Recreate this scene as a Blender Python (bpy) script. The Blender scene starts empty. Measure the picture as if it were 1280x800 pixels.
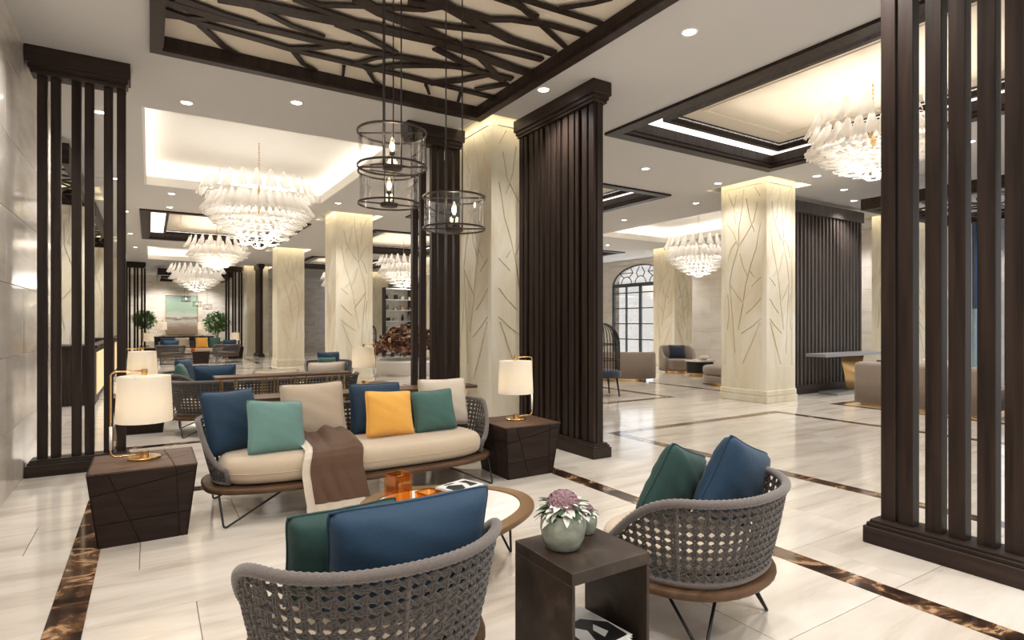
import bpy, math, random
from mathutils import Vector, Matrix, Euler
from mathutils.geometry import delaunay_2d_cdt
PI = math.pi
sc = bpy.context.scene
COL = sc.collection

# ---------------------------------------------------------------- camera, world, exposure
YAW = math.atan(453 / 725)
cd = bpy.data.cameras.new('camera'); cam = bpy.data.objects.new('camera', cd); COL.objects.link(cam)
cd.sensor_width = 36; cd.lens = 36 * 725 / 1280; cd.shift_y = 5 / 1280; cd.clip_start = 0.05
cam.location = (0, 0, 1.4); cam.rotation_euler = (PI / 2, 0, -YAW)
sc.camera = cam
H = 3.94            # ceiling height
w = bpy.data.worlds.new('world'); sc.world = w; w.use_nodes = True
w.node_tree.nodes['Background'].inputs[0].default_value = (1.0, 0.98, 0.955, 1)
w.node_tree.nodes['Background'].inputs[1].default_value = .95
sc.view_settings.view_transform = 'Standard'; sc.view_settings.look = 'None'
sc.view_settings.gamma = 1; sc.view_settings.use_curve_mapping = False
sc.view_settings.exposure = 0.37

def area(name, loc, sx, sy, power, color=(1, .93, .82), rot=(0, 0, 0), parent=None, spread=PI):
    l = bpy.data.lights.new(name, 'AREA'); l.shape = 'RECTANGLE'; l.size = sx; l.size_y = sy
    l.energy = power; l.color = color; l.spread = spread
    o = bpy.data.objects.new(name, l); o.location = loc; o.rotation_euler = rot; COL.objects.link(o); o.parent = parent
    return o
def point(name, loc, power, color=(1, .9, .76), r=.1, parent=None):
    l = bpy.data.lights.new(name, 'POINT'); l.energy = power; l.color = color; l.shadow_soft_size = r
    o = bpy.data.objects.new(name, l); o.location = loc; COL.objects.link(o); o.parent = parent
    return o
# daylight coming in at the arched windows of the far right wall
area('window_daylight', (16.1, 16.8, 2.0), 3.6, 3.4, 35, (.9, .95, 1), (0, PI / 2, 0))
area('window_daylight', (16.1, 3.6, 2.0), 3.6, 3.4, 35, (.9, .95, 1), (0, PI / 2, 0))

# ---------------------------------------------------------------- materials
def nt(name):
    m = bpy.data.materials.new(name); m.use_nodes = True
    return m, m.node_tree, m.node_tree.nodes['Principled BSDF']
def N(t, kind, **k):
    n = t.nodes.new(kind)
    for a, b in k.items():
        if a in n.inputs.keys(): n.inputs[a].default_value = b
        else: setattr(n, a, b)
    return n
def c4(c): return (c[0], c[1], c[2], 1)
def ramp(t, fac, stops):
    r = t.nodes.new('ShaderNodeValToRGB'); t.links.new(fac, r.inputs[0])
    e = r.color_ramp.elements
    e[0].position, e[0].color = stops[0][0], c4(stops[0][1]); e[1].position, e[1].color = stops[-1][0], c4(stops[-1][1])
    for p, c in stops[1:-1]:
        x = e.new(p); x.color = c4(c)
    return r
def coords(t, scale=(1, 1, 1), obj=True, rnd=0):
    tc = t.nodes.new('ShaderNodeTexCoord'); mp = t.nodes.new('ShaderNodeMapping'); mp.inputs['Scale'].default_value = scale
    t.links.new(tc.outputs['Object'], mp.inputs['Vector'])
    if rnd:
        oi = t.nodes.new('ShaderNodeObjectInfo'); mu = N(t, 'ShaderNodeMath', operation='MULTIPLY'); mu.inputs[1].default_value = rnd
        t.links.new(oi.outputs['Random'], mu.inputs[0])
        cx = t.nodes.new('ShaderNodeCombineXYZ')
        for i in range(3): t.links.new(mu.outputs[0], cx.inputs[i])
        t.links.new(cx.outputs[0], mp.inputs['Location'])
    return mp.outputs['Vector']
def bump(t, b, h, strength=.2, dist=.01):
    bn = N(t, 'ShaderNodeBump', Strength=strength, Distance=dist); t.links.new(h, bn.inputs['Height']); t.links.new(bn.outputs[0], b.inputs['Normal'])
def plain(name, c, rough=.5, metal=0, coat=0, spec=.5):
    m, t, b = nt(name); b.inputs['Base Color'].default_value = c4(c); b.inputs['Roughness'].default_value = rough
    b.inputs['Metallic'].default_value = metal; b.inputs['Coat Weight'].default_value = coat; b.inputs['Specular IOR Level'].default_value = spec
    n = N(t, 'ShaderNodeTexNoise', Scale=60.0, Detail=3.0); t.links.new(coords(t), n.inputs['Vector'])
    r = N(t, 'ShaderNodeMapRange'); r.inputs['To Min'].default_value = max(0, rough - .05); r.inputs['To Max'].default_value = min(1, rough + .05)
    t.links.new(n.outputs[0], r.inputs['Value']); t.links.new(r.outputs[0], b.inputs['Roughness'])
    return m
def stone(name, stops, scale=(1, 1, 1), nscale=1.5, rough=.15, detail=6, dist=.6, rnd=0, coat=0, spec=.5, bmp=0):
    m, t, b = nt(name); v = coords(t, scale, rnd=rnd)
    n = N(t, 'ShaderNodeTexNoise', Scale=nscale, Detail=float(detail), Distortion=dist, Roughness=.6); t.links.new(v, n.inputs['Vector'])
    r = ramp(t, n.outputs[0], stops); t.links.new(r.outputs[0], b.inputs['Base Color'])
    b.inputs['Roughness'].default_value = rough; b.inputs['Coat Weight'].default_value = coat; b.inputs['Specular IOR Level'].default_value = spec
    if bmp: bump(t, b, n.outputs[0], bmp)
    return m
def wood(name, c1, c2, rough=.4, grain=(1, 1, .06), sc_=22.0, rnd=3.0, bmp=.12):
    m, t, b = nt(name); v = coords(t, grain, rnd=rnd)
    n = N(t, 'ShaderNodeTexNoise', Scale=sc_, Detail=5.0, Distortion=.4); t.links.new(v, n.inputs['Vector'])
    r = ramp(t, n.outputs[0], [(.3, c1), (.7, c2)]); t.links.new(r.outputs[0], b.inputs['Base Color'])
    b.inputs['Roughness'].default_value = rough; b.inputs['Specular IOR Level'].default_value = .18; bump(t, b, n.outputs[0], bmp, .003)
    return m
def fabric(name, c, rough=.85, scale=350.0, var=.12, bmp=.25, sheen=.3):
    m, t, b = nt(name); v = coords(t)
    n = N(t, 'ShaderNodeTexNoise', Scale=scale, Detail=2.0); t.links.new(v, n.inputs['Vector'])
    n2 = N(t, 'ShaderNodeTexNoise', Scale=6.0, Detail=3.0); t.links.new(v, n2.inputs['Vector'])
    lo = tuple(x * (1 - var) for x in c); hi = tuple(min(1, x * (1 + var)) for x in c)
    r = ramp(t, n.outputs[0], [(.35, lo), (.65, hi)]); t.links.new(r.outputs[0], b.inputs['Base Color'])
    b.inputs['Roughness'].default_value = rough; b.inputs['Sheen Weight'].default_value = sheen
    mx = N(t, 'ShaderNodeMath', operation='ADD'); t.links.new(n.outputs[0], mx.inputs[0])
    ms = N(t, 'ShaderNodeMath', operation='MULTIPLY'); ms.inputs[1].default_value = 1.2; t.links.new(n2.outputs[0], ms.inputs[0]); t.links.new(ms.outputs[0], mx.inputs[1])
    bump(t, b, mx.outputs[0], bmp, .004)
    return m
def emit(name, c, s):
    m, t, b = nt(name); b.inputs['Base Color'].default_value = c4(c); b.inputs['Emission Color'].default_value = c4(c); b.inputs['Emission Strength'].default_value = s
    return m
def glass(name, c, rough=0.02, tint=.15, gloss=.12):
    # thin architectural glass: mostly clear with a fresnel reflection
    m = bpy.data.materials.new(name); m.use_nodes = True; t = m.node_tree; t.nodes.clear()
    o = t.nodes.new('ShaderNodeOutputMaterial'); tr = N(t, 'ShaderNodeBsdfTransparent', Color=c4(c)); gl = N(t, 'ShaderNodeBsdfGlossy', Roughness=rough)
    fr = N(t, 'ShaderNodeLayerWeight', Blend=.35); mx = t.nodes.new('ShaderNodeMixShader')
    mr = N(t, 'ShaderNodeMapRange'); mr.inputs['To Min'].default_value = gloss * .4; mr.inputs['To Max'].default_value = min(.9, gloss * 4)
    t.links.new(fr.outputs['Fresnel'], mr.inputs['Value']); t.links.new(mr.outputs[0], mx.inputs[0])
    t.links.new(tr.outputs[0], mx.inputs[1]); t.links.new(gl.outputs[0], mx.inputs[2]); t.links.new(mx.outputs[0], o.inputs[0])
    return m
def frosted(name, c, glow=0.0):
    # blown white glass: diffuses and passes the light of the bulbs inside
    m = bpy.data.materials.new(name); m.use_nodes = True; t = m.node_tree; t.nodes.clear()
    o = t.nodes.new('ShaderNodeOutputMaterial')
    v = coords(t, (1, 1, 1)); wv = N(t, 'ShaderNodeTexNoise', Scale=45.0, Detail=3.0); t.links.new(v, wv.inputs['Vector'])
    bn = N(t, 'ShaderNodeBump', Strength=.6, Distance=.01); t.links.new(wv.outputs[0], bn.inputs['Height'])
    d = N(t, 'ShaderNodeBsdfDiffuse', Color=c4(c)); tl = N(t, 'ShaderNodeBsdfTranslucent', Color=c4(c)); g = N(t, 'ShaderNodeBsdfGlossy', Roughness=.15)
    tp = N(t, 'ShaderNodeBsdfTransparent', Color=(1, 1, 1, 1))
    for x in (d, tl, g): t.links.new(bn.outputs[0], x.inputs['Normal'])
    a = N(t, 'ShaderNodeMixShader'); a.inputs[0].default_value = .55; b = N(t, 'ShaderNodeMixShader'); b.inputs[0].default_value = .12
    e = N(t, 'ShaderNodeMixShader'); e.inputs[0].default_value = .12
    t.links.new(d.outputs[0], a.inputs[1]); t.links.new(tl.outputs[0], a.inputs[2]); t.links.new(a.outputs[0], b.inputs[1]); t.links.new(g.outputs[0], b.inputs[2])
    t.links.new(b.outputs[0], e.inputs[1]); t.links.new(tp.outputs[0], e.inputs[2]); t.links.new(e.outputs[0], o.inputs[0])
    return m

CREAM = (.80, .77, .72)
M = dict(
    floor=stone('polished_travertine', [(.25, (.42, .355, .29)), (.45, (.58, .52, .45)), (.62, (.66, .61, .545)), (.8, (.72, .68, .62))], (.45, 2.6, 1), 1.6, .13, 7, .5, rnd=37, spec=.6),
    grout=plain('grout', (.30, .26, .22), .8),
    strip=stone('dark_emperador', [(.3, (.012, .007, .005)), (.47, (.04, .022, .015)), (.55, (.14, .07, .035)), (.60, (.50, .32, .18)), (.64, (.06, .035, .02)), (.8, (.02, .012, .01))], (1, 1, 1), 3.2, .1, 8, 1.6, spec=.6),
    wall=stone('beige_wall_marble', [(.25, (.56, .49, .42)), (.45, (.72, .65, .57)), (.6, (.79, .73, .66)), (.8, (.84, .79, .73))], (1, .5, 2.2), 1.5, .12, 7, .8, rnd=21, spec=.6),
    wallfar=stone('pale_wall_marble', [(.25, (.64, .60, .55)), (.5, (.76, .72, .67)), (.8, (.84, .81, .77))], (.5, .5, 2.4), 1.5, .35, 6, .6, rnd=21),
    column=stone('cream_marble', [(.25, (.62, .52, .36)), (.45, (.76, .69, .53)), (.6, (.83, .78, .66)), (.8, (.86, .83, .74))], (1, 1, .35), 1.7, .3, 8, 1.0, spec=.5),
    ceil=plain('ceiling_paint', (.62, .61, .60), .9),
    white=plain('white_paint', (.85, .82, .77), .9),
    creamceil=plain('cream_coffer_paint', (.78, .70, .58), .85),
    wood=wood('dark_stained_wood', (.016, .0095, .0075), (.040, .026, .020), .42),
    ribwood=wood('rib_wood_light', (.060, .048, .042), (.105, .086, .076), .4),
    woodh=wood('dark_stained_wood_long', (.019, .0115, .009), (.044, .029, .022), .42, (.06, 1, 1)),
    table=wood('side_table_veneer', (.016, .009, .007), (.034, .020, .015), .5, (.08, 1, 1), 26.0),
    tabletop=wood('side_table_top', (.065, .038, .026), (.12, .072, .048), .42, (.08, 1, 1), 26.0),
    walnut=wood('walnut', (.060, .032, .016), (.125, .068, .036), .42, (.12, 1, 1), 18.0),
    tablerim=wood('light_walnut', (.13, .075, .036), (.24, .14, .07), .38, (.3, .3, 1), 12.0),
    bronze=stone('brown_patina', [(.3, (.022, .015, .011)), (.55, (.042, .029, .021)), (.75, (.085, .058, .042))], (1, 1, 1), 9.0, .38, 6, .5, bmp=.05, spec=.3),
    groove=plain('groove_shadow_board', (.010, .007, .006), .8),
    black=plain('black_metal', (.012, .011, .011), .4, .3),
    dkmetal=plain('dark_bronze_metal', (.045, .032, .025), .38, .6),
    brass=plain('brushed_brass', (.72, .47, .20), .22, 1),
    rope=fabric('taupe_rope', (.068, .055, .047), .8, 220.0, .25, .4),
    wrap=fabric('taupe_rope_wrap', (.115, .095, .085), .8, 220.0, .2, .4),
    beige=fabric('beige_linen', (.50, .40, .29)), beige2=fabric('sand_linen', (.47, .38, .28)), pale=fabric('pale_linen', (.62, .54, .44)),
    blue=fabric('deep_blue_velvet', (.006, .034, .074), .75, 300, .2, .2, .08), teal=fabric('teal_linen', (.055, .13, .112), .85, 350, .12, .25, .1), green=fabric('dark_green_velvet', (.012, .048, .042), .75, 300, .2, .2, .08),
    lteal=fabric('light_teal_linen', (.125, .25, .225)),
    yellow=fabric('mustard_linen', (.83, .42, .07)), brown=fabric('brown_wool', (.105, .056, .033), .95, 350, .12, .25, .05), 
    taupe=fabric('taupe_velvet', (.235, .18, .14), .8, 120, .15), navy=fabric('navy_velvet', (.006, .012, .035), .7), grey=fabric('charcoal_fabric', (.03, .03, .04)),
    marble=stone('white_table_marble', [(.3, (.62, .58, .54)), (.6, (.80, .77, .73))], (1, 1, 1), 2.5, .15, 6, 1.2),
    celadon=stone('celadon_glaze', [(.3, (.19, .20, .155)), (.55, (.29, .31, .25)), (.75, (.36, .38, .31))], (1, 1, 2), 14.0, .28, 6, .4),
    soil=plain('soil', (.03, .02, .015), .95),
    mauve=plain('mauve_petals', (.33, .20, .225), .7), leaf=plain('leaf_green', (.035, .075, .03), .55), variegated=plain('white_leaf_edge', (.66, .66, .58), .6),
    plant=plain('bright_foliage', (.12, .27, .04), .5),
    rust=plain('rust_petals', (.20, .07, .03), .8), tan=plain('tan_petals', (.42, .28, .18), .8), umber=plain('umber_petals', (.07, .03, .02), .8),
    shade=None, bulb=emit('bulb_glow', (1, .72, .36), 14), filament=emit('filament_glow', (1, .80, .52), 4), led=emit('downlight_glow', (1, .96, .9), 12), coveglow=emit('emissive_cove_glow', (1, .97, .92), 1.1), cove=emit('cove_strip_glow', (1, .86, .6), 5),
    onyx=emit('backlit_onyx', (.80, .62, .36), .35),
    clear=glass('clear_glass', (.97, .96, .95), .02, gloss=.10), 
    amber=glass('amber_glass', (1.0, .72, .38), .05, gloss=.10), smoke=glass('smoked_glass', (.6, .6, .6), .03),
    petal=frosted('frosted_white_glass', (.93, .90, .86)),
    paper=plain('paper', (.72, .69, .63), .8), ink=plain('black_print', (.01, .01, .01), .5), bookwhite=plain('white_cover', (.70, .68, .66), .4), bookgrey=plain('grey_cover', (.25, .25, .26), .4),
    curtain=fabric('blue_curtain', (.012, .06, .17), .6, 200), sheer=fabric('pale_blue_curtain', (.30, .45, .58), .8, 200),
    mullion=plain('grey_window_metal', (.09, .11, .13), .4, .4),
    sky=emit('outdoor_haze', (.93, .96, 1.0), 1.0),
    bluewall=plain('cool_grey_wall', (.42, .45, .52), .8),
)
def shade_mat():
    m = bpy.data.materials.new('lampshade_linen'); m.use_nodes = True; t = m.node_tree; t.nodes.clear()
    o = t.nodes.new('ShaderNodeOutputMaterial'); d = N(t, 'ShaderNodeBsdfDiffuse', Color=(.88, .86, .82, 1)); tl = N(t, 'ShaderNodeBsdfTranslucent', Color=(.95, .92, .86, 1))
    v = coords(t); n = N(t, 'ShaderNodeTexNoise', Scale=300.0); t.links.new(v, n.inputs['Vector']); bn = N(t, 'ShaderNodeBump', Strength=.15, Distance=.002); t.links.new(n.outputs[0], bn.inputs['Height']); t.links.new(bn.outputs[0], d.inputs['Normal'])
    a = N(t, 'ShaderNodeMixShader'); a.inputs[0].default_value = .45
    t.links.new(d.outputs[0], a.inputs[1]); t.links.new(tl.outputs[0], a.inputs[2]); t.links.new(a.outputs[0], o.inputs[0])
    return m
M['shade'] = shade_mat()
def painting_mat():
    m, t, b = nt('abstract_paint'); tc = t.nodes.new('ShaderNodeTexCoord'); sp = t.nodes.new('ShaderNodeSeparateXYZ'); t.links.new(tc.outputs['Object'], sp.inputs[0])
    n = N(t, 'ShaderNodeTexNoise', Scale=1.3, Detail=5.0, Distortion=.8); mp = N(t, 'ShaderNodeMapping'); mp.inputs['Scale'].default_value = (1, 1, 4); t.links.new(tc.outputs['Object'], mp.inputs[0]); t.links.new(mp.outputs[0], n.inputs['Vector'])
    a = N(t, 'ShaderNodeMath', operation='MULTIPLY_ADD'); a.inputs[1].default_value = .42; a.inputs[2].default_value = .42; t.links.new(sp.outputs[2], a.inputs[0])
    s = N(t, 'ShaderNodeMath', operation='MULTIPLY_ADD'); s.inputs[1].default_value = .22; t.links.new(n.outputs[0], s.inputs[0]); t.links.new(a.outputs[0], s.inputs[2])
    r = ramp(t, s.outputs[0], [(.05, (.20, .13, .09)), (.25, (.30, .22, .17)), (.38, (.50, .46, .40)), (.45, (.16, .12, .10)), (.50, (.50, .50, .42)), (.62, (.30, .40, .30)), (.85, (.36, .48, .38)), (1.0, (.25, .35, .38))])
    t.links.new(r.outputs[0], b.inputs['Base Color']); b.inputs['Roughness'].default_value = .5
    return m
M['paint'] = painting_mat()

# ---------------------------------------------------------------- mesh helpers
class MB:
    def __init__(s): s.v = []; s.f = []
    def add(s, v, f):
        o = len(s.v); s.v += [tuple(p) for p in v]; s.f += [tuple(i + o for i in q) for q in f]; return s
    def box(s, x0, x1, y0, y1, z0, z1, mtx=None):
        v = [Vector((x, y, z)) for z in (z0, z1) for y in (y0, y1) for x in (x0, x1)]
        if mtx: v = [mtx @ p for p in v]
        return s.add(v, [(0, 2, 3, 1), (4, 5, 7, 6), (0, 1, 5, 4), (2, 6, 7, 3), (0, 4, 6, 2), (1, 3, 7, 5)])
    def cbox(s, x0, x1, y0, y1, z0, z1, c=.004, mtx=None):   # chamfered box
        lo = (x0, y0, z0); hi = (x1, y1, z1); v = []; idx = {}
        for sx in (0, 1):
            for sy in (0, 1):
                for sz in (0, 1):
                    sg = (sx, sy, sz); base = [hi[i] if sg[i] else lo[i] for i in range(3)]
                    for ax in range(3):   # vertex lying on the face of axis ax
                        p = [base[i] if i == ax else base[i] + (-c if sg[i] else c) for i in range(3)]
                        idx[(sg, ax)] = len(v); v.append(Vector(p))
        if mtx: v = [mtx @ p for p in v]
        f = []
        for ax in range(3):
            o = [i for i in range(3) if i != ax]
            for sd in (0, 1):
                q = []
                for a, b in ((0, 0), (1, 0), (1, 1), (0, 1)):
                    g = [0, 0, 0]; g[ax] = sd; g[o[0]] = a; g[o[1]] = b; q.append(idx[(tuple(g), ax)])
                f.append(tuple(q))
            for a in (0, 1):
                for b in (0, 1):
                    g0 = [0, 0, 0]; g0[o[0]] = a; g0[o[1]] = b; g1 = list(g0); g1[ax] = 1; g0 = tuple(g0); g1 = tuple(g1)
                    f.append((idx[(g0, o[0])], idx[(g1, o[0])], idx[(g1, o[1])], idx[(g0, o[1])]))
        for g in [(a, b, d) for a in (0, 1) for b in (0, 1) for d in (0, 1)]: f.append((idx[(g, 0)], idx[(g, 1)], idx[(g, 2)]))
        return s.add(v, f)
    def tube(s, pts, r, n=8, closed=False, caps=True):
        P = [Vector(p) for p in pts]; m = len(P); rr = r if isinstance(r, (list, tuple)) else [r] * m
        v = []; up = None
        for i, p in enumerate(P):
            if closed: d = P[(i + 1) % m] - P[i - 1]
            else: d = P[min(i + 1, m - 1)] - P[max(i - 1, 0)]
            if d.length < 1e-9: d = Vector((0, 0, 1))
            d.normalize()
            if up is None:
                a = Vector((0, 0, 1)) if abs(d.z) < .9 else Vector((1, 0, 0)); up = d.cross(a).normalized()
            else:
                up = up - d * up.dot(d)
                up = up.normalized() if up.length > 1e-6 else d.orthogonal().normalized()
            w_ = d.cross(up)
            for k in range(n):
                t = 2 * PI * k / n; v.append(p + (up * math.cos(t) + w_ * math.sin(t)) * rr[i])
        f = []
        for i in range(m if closed else m - 1):
            j = (i + 1) % m
            for k in range(n): f.append((i * n + k, i * n + (k + 1) % n, j * n + (k + 1) % n, j * n + k))
        if caps and not closed: f.append(tuple(range(n))[::-1]); f.append(tuple((m - 1) * n + k for k in range(n)))
        return s.add(v, f)
    def lathe(s, prof, n=24, c=(0, 0, 0), cap0=True, cap1=True, sx=1, sy=1):
        v = []; f = []
        for r, z in prof:
            for k in range(n):
                t = 2 * PI * k / n; v.append((c[0] + r * sx * math.cos(t), c[1] + r * sy * math.sin(t), c[2] + z))
        for i in range(len(prof) - 1):
            for k in range(n): f.append((i * n + k, i * n + (k + 1) % n, (i + 1) * n + (k + 1) % n, (i + 1) * n + k))
        if cap0: f.append(tuple(range(n))[::-1])
        if cap1: f.append(tuple((len(prof) - 1) * n + k for k in range(n)))
        return s.add(v, f)
    def prism(s, poly, z0, z1, mtx=None):
        n = len(poly); v = [Vector((p[0], p[1], z0)) for p in poly] + [Vector((p[0], p[1], z1)) for p in poly]
        if mtx: v = [mtx @ p for p in v]
        return s.add(v, [tuple(range(n))[::-1], tuple(range(n, 2 * n))] + [(i, (i + 1) % n, n + (i + 1) % n, n + i) for i in range(n)])
    def rings(s, rings, cap0=True, cap1=True):
        n = len(rings[0]); v = [p for r in rings for p in r]; f = []
        for i in range(len(rings) - 1):
            for k in range(n): f.append((i * n + k, i * n + (k + 1) % n, (i + 1) * n + (k + 1) % n, (i + 1) * n + k))
        if cap0: f.append(tuple(range(n))[::-1])
        if cap1: f.append(tuple((len(rings) - 1) * n + k for k in range(n)))
        return s.add(v, f)
    def grid(s, fn, nu, nv, wrapu=False):
        v = [fn(i / nu, j / nv) for j in range(nv + 1) for i in range(nu + (0 if wrapu else 1))]; w_ = nu if wrapu else nu + 1
        f = [(j * w_ + i, j * w_ + (i + 1) % w_, (j + 1) * w_ + (i + 1) % w_, (j + 1) * w_ + i) for j in range(nv) for i in range(nu)]
        return s.add(v, f)
    def mesh(s, name, mat, smooth=False):
        me = bpy.data.meshes.new(name); me.from_pydata(s.v, [], s.f)
        if smooth: me.polygons.foreach_set('use_smooth', [True] * len(me.polygons))
        if mat: me.materials.append(mat)
        me.update(); return me
def fixn(me):
    import bmesh
    b = bmesh.new(); b.from_mesh(me); bmesh.ops.recalc_face_normals(b, faces=b.faces); b.to_mesh(me); b.free()
def link(name, me, parent=None, loc=(0, 0, 0), rot=(0, 0, 0)):
    o = bpy.data.objects.new(name, me); COL.objects.link(o); o.location = loc; o.rotation_euler = rot; o.parent = parent
    return o
def obj(name, mb, mat, parent=None, smooth=False, loc=(0, 0, 0), rot=(0, 0, 0), fix=True, kind=None, label=None, auto=None):
    me = mb.mesh(name, M[mat] if isinstance(mat, str) else mat, smooth)
    if fix: fixn(me)
    if auto is not None:
        me.polygons.foreach_set('use_smooth', [True] * len(me.polygons)); me.set_sharp_from_angle(angle=math.radians(auto))
    o = link(name, me, parent, loc, rot)
    if kind: o['kind'] = kind
    if label: o['label'] = label
    return o
def tag(o, label, cat, group=None):
    o['label'] = label; o['category'] = cat
    if group: o['group'] = group
    return o
def thing(name, label, cat, loc=(0, 0, 0), rz=0, group=None, rot=None):
    o = bpy.data.objects.new(name, None); COL.objects.link(o); o.empty_display_size = .1
    o.location = loc; o.rotation_euler = rot or (0, 0, rz); return tag(o, label, cat, group)
def kids(o): return [c for c in COL.objects if c.parent == o]
KIDS = {}
def dup(root, loc=None, rz=None, label=None, group=None, scale=None, rot=None):
    def cp(o, par):
        c = o.copy(); COL.objects.link(c); c.parent = par
        for k in list(o.children): cp(k, c)
        return c
    r = cp(root, None)
    if loc is not None: r.location = loc
    if rz is not None: r.rotation_euler = (0, 0, rz)
    if rot is not None: r.rotation_euler = rot
    if label: r['label'] = label
    if group: r['group'] = group
    elif 'group' in r and label: del r['group']
    if scale: r.scale = (scale,) * 3
    return r
def struct(name, mb, mat, parent=None, **k):
    o = obj(name, mb, mat, parent, **k)
    if not parent: o['kind'] = 'structure'
    return o
def sgn(x): return -1 if x < 0 else 1
def smooth01(x): x = max(0, min(1, x)); return x * x * (3 - 2 * x)
R = random.Random(4)
# ================================================================ THE SETTING
BAYX = [(-.41, 3.35), (4.98, 8.55), (10.1, 13.9)]
BY = [(.55, 5.68), (7.75, 12.83), (14.9, 19.98), (22.05, 27.13), (29.2, 34.28)]
SW = .15
# ---- floor: slab, dark marble border strips, travertine tiles
fl = struct('floor', MB().box(-4.2, 16.4, -3.0, 36, -.06, -.013), 'grout')
strips = []
for (x0, x1) in BAYX:
    for (y0, y1) in BY:
        strips += [(x0, x0 + SW, y0, y1), (x1 - SW, x1, y0, y1), (x0 + SW, x1 - SW, y0, y0 + SW), (x0 + SW, x1 - SW, y1 - SW, y1)]
for k, (a, b, c, d) in enumerate(strips):
    obj('border_strip', MB().box(a, b, c, d, -.05, 0), 'strip', fl)
def cut(rects, s):
    out = []
    for (a, b, c, d) in rects:
        x0, x1, y0, y1 = max(a, s[0]), min(b, s[1]), max(c, s[2]), min(d, s[3])
        if x0 >= x1 or y0 >= y1: out.append((a, b, c, d)); continue
        if a < x0: out.append((a, x0, c, d))
        if x1 < b: out.append((x1, b, c, d))
        if c < y0: out.append((x0, x1, c, y0))
        if y1 < d: out.append((x0, x1, y1, d))
    return out
tiles = []
row = 0; y = 1.53 - .6 * 4
while y < 35.9:
    off = [-.05, .55, .2, -.4][row % 4]; x = off - 3.6
    while x < 16.4:
        rs = [(max(x, -4.2), min(x + 1.2, 16.3), y, min(y + .6, 35.9))]
        for s in strips: rs = cut(rs, s)
        tiles += [r_ for r_ in rs if r_[1] - r_[0] > .02 and r_[3] - r_[2] > .02]
        x += 1.2
    y += .6; row += 1
def infront(r_):
    cx, cy = (r_[0] + r_[1]) / 2, (r_[2] + r_[3]) / 2
    d = cx * math.sin(YAW) + cy * math.cos(YAW); l = cx * math.cos(YAW) - cy * math.sin(YAW)
    return d > 1.2 and abs(l) < d * .98 + 1.0, d
vis = sorted([t for t in tiles if infront(t)[0]], key=lambda t: infront(t)[1]); near = set(vis[:290])
mb = MB(); g = .0017
for t in tiles:
    b = (t[0] + g, t[1] - g, t[2] + g, t[3] - g)
    if t in near: 
        cx, cy = (t[0] + t[1]) / 2, (t[2] + t[3]) / 2
        o = obj('tile', MB().cbox(b[0] - cx, b[1] - cx, b[2] - cy, b[3] - cy, -.02, 0, .0012), 'floor', fl, loc=(cx, cy, 0))
    else: mb.box(*b, -.02, 0)
obj('tile_field', mb, 'floor', fl, kind='stuff')

# ---- ceiling with openings
holes = []
GR = (0.0, 3.45, 1.85, 6.26)                    # lattice in the nearest bay
TRAYS = [(-.08, 3.08, 8.03, 12.5), (-.08, 3.08, 22.33, 26.8), (10.84, 13.82, 8.03, 12.86)]
COFF = [(-.02, 3.3, 15.3, 20.1), (5.3, 8.5, 1.1, 5.72), (5.3, 8.5, 8.15, 12.8), (5.3, 8.5, 15.3, 20.0), (5.3, 8.5, 22.45, 27.1), (10.95, 14.05, 15.4, 20.0)]
COLS = [(3.62, 6.28), (3.62, 13.4), (3.62, 20.55), (3.62, 27.7), (9.2, 6.28), (9.2, 13.4), (9.2, 20.55), (9.2, 27.7), (14.7, 6.28), (14.7, 13.4), (-1.85, 13.4), (-1.85, 20.55)]
CW, CD = .86, .95
for x, y in COLS: holes.append((x - .2, x + CW + .2, y - .2, y + CD + .2))
holes += [(GR[0] + .1, GR[1] - .1, GR[2] + .1, GR[3] - .1)] + TRAYS + COFF
rects = [(-4.2, 16.45, -3.0, 36)]
for h in holes: rects = cut(rects, h)
mb = MB()
for a, b, c, d in rects: mb.box(a, b, c, d, H, H + .12)
ceil = struct('ceiling', mb, 'ceil')
def ringbox(mb, r, w_, z0, z1, inner=True):
    a, b, c, d = r
    if not inner: a, b, c, d = a - w_, b + w_, c - w_, d + w_
    mb.box(a, b, c, c + w_, z0, z1).box(a, b, d - w_, d, z0, z1).box(a, a + w_, c + w_, d - w_, z0, z1).box(b - w_, b, c + w_, d - w_, z0, z1)
    return mb
def grow(r, g_): return (r[0] - g_, r[1] + g_, r[2] - g_, r[3] + g_)
# column light recesses
mb = MB()
for x, y in COLS:
    r_ = (x - .2, x + CW + .2, y - .2, y + CD + .2)
    mb.box(*grow(r_, .03), H + .12, H + .15)
    # small warm strips around the column head, above the ceiling line
    L = [(x - .16, x + CW + .16, y - .17, y - .14), (x - .17, x - .14, y - .14, y + CD + .14), (x + CW + .14, x + CW + .17, y - .14, y + CD + .14)]
    for (a, b, c, d) in L:
        sx, sy = b - a, d - c
        area('recess_light', ((a + b) / 2, (c + d) / 2, H + .10), sx, sy, 1.8 * (sx + sy), (1, .84, .55))
struct('trim_1', mb, 'white', ceil)
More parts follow.
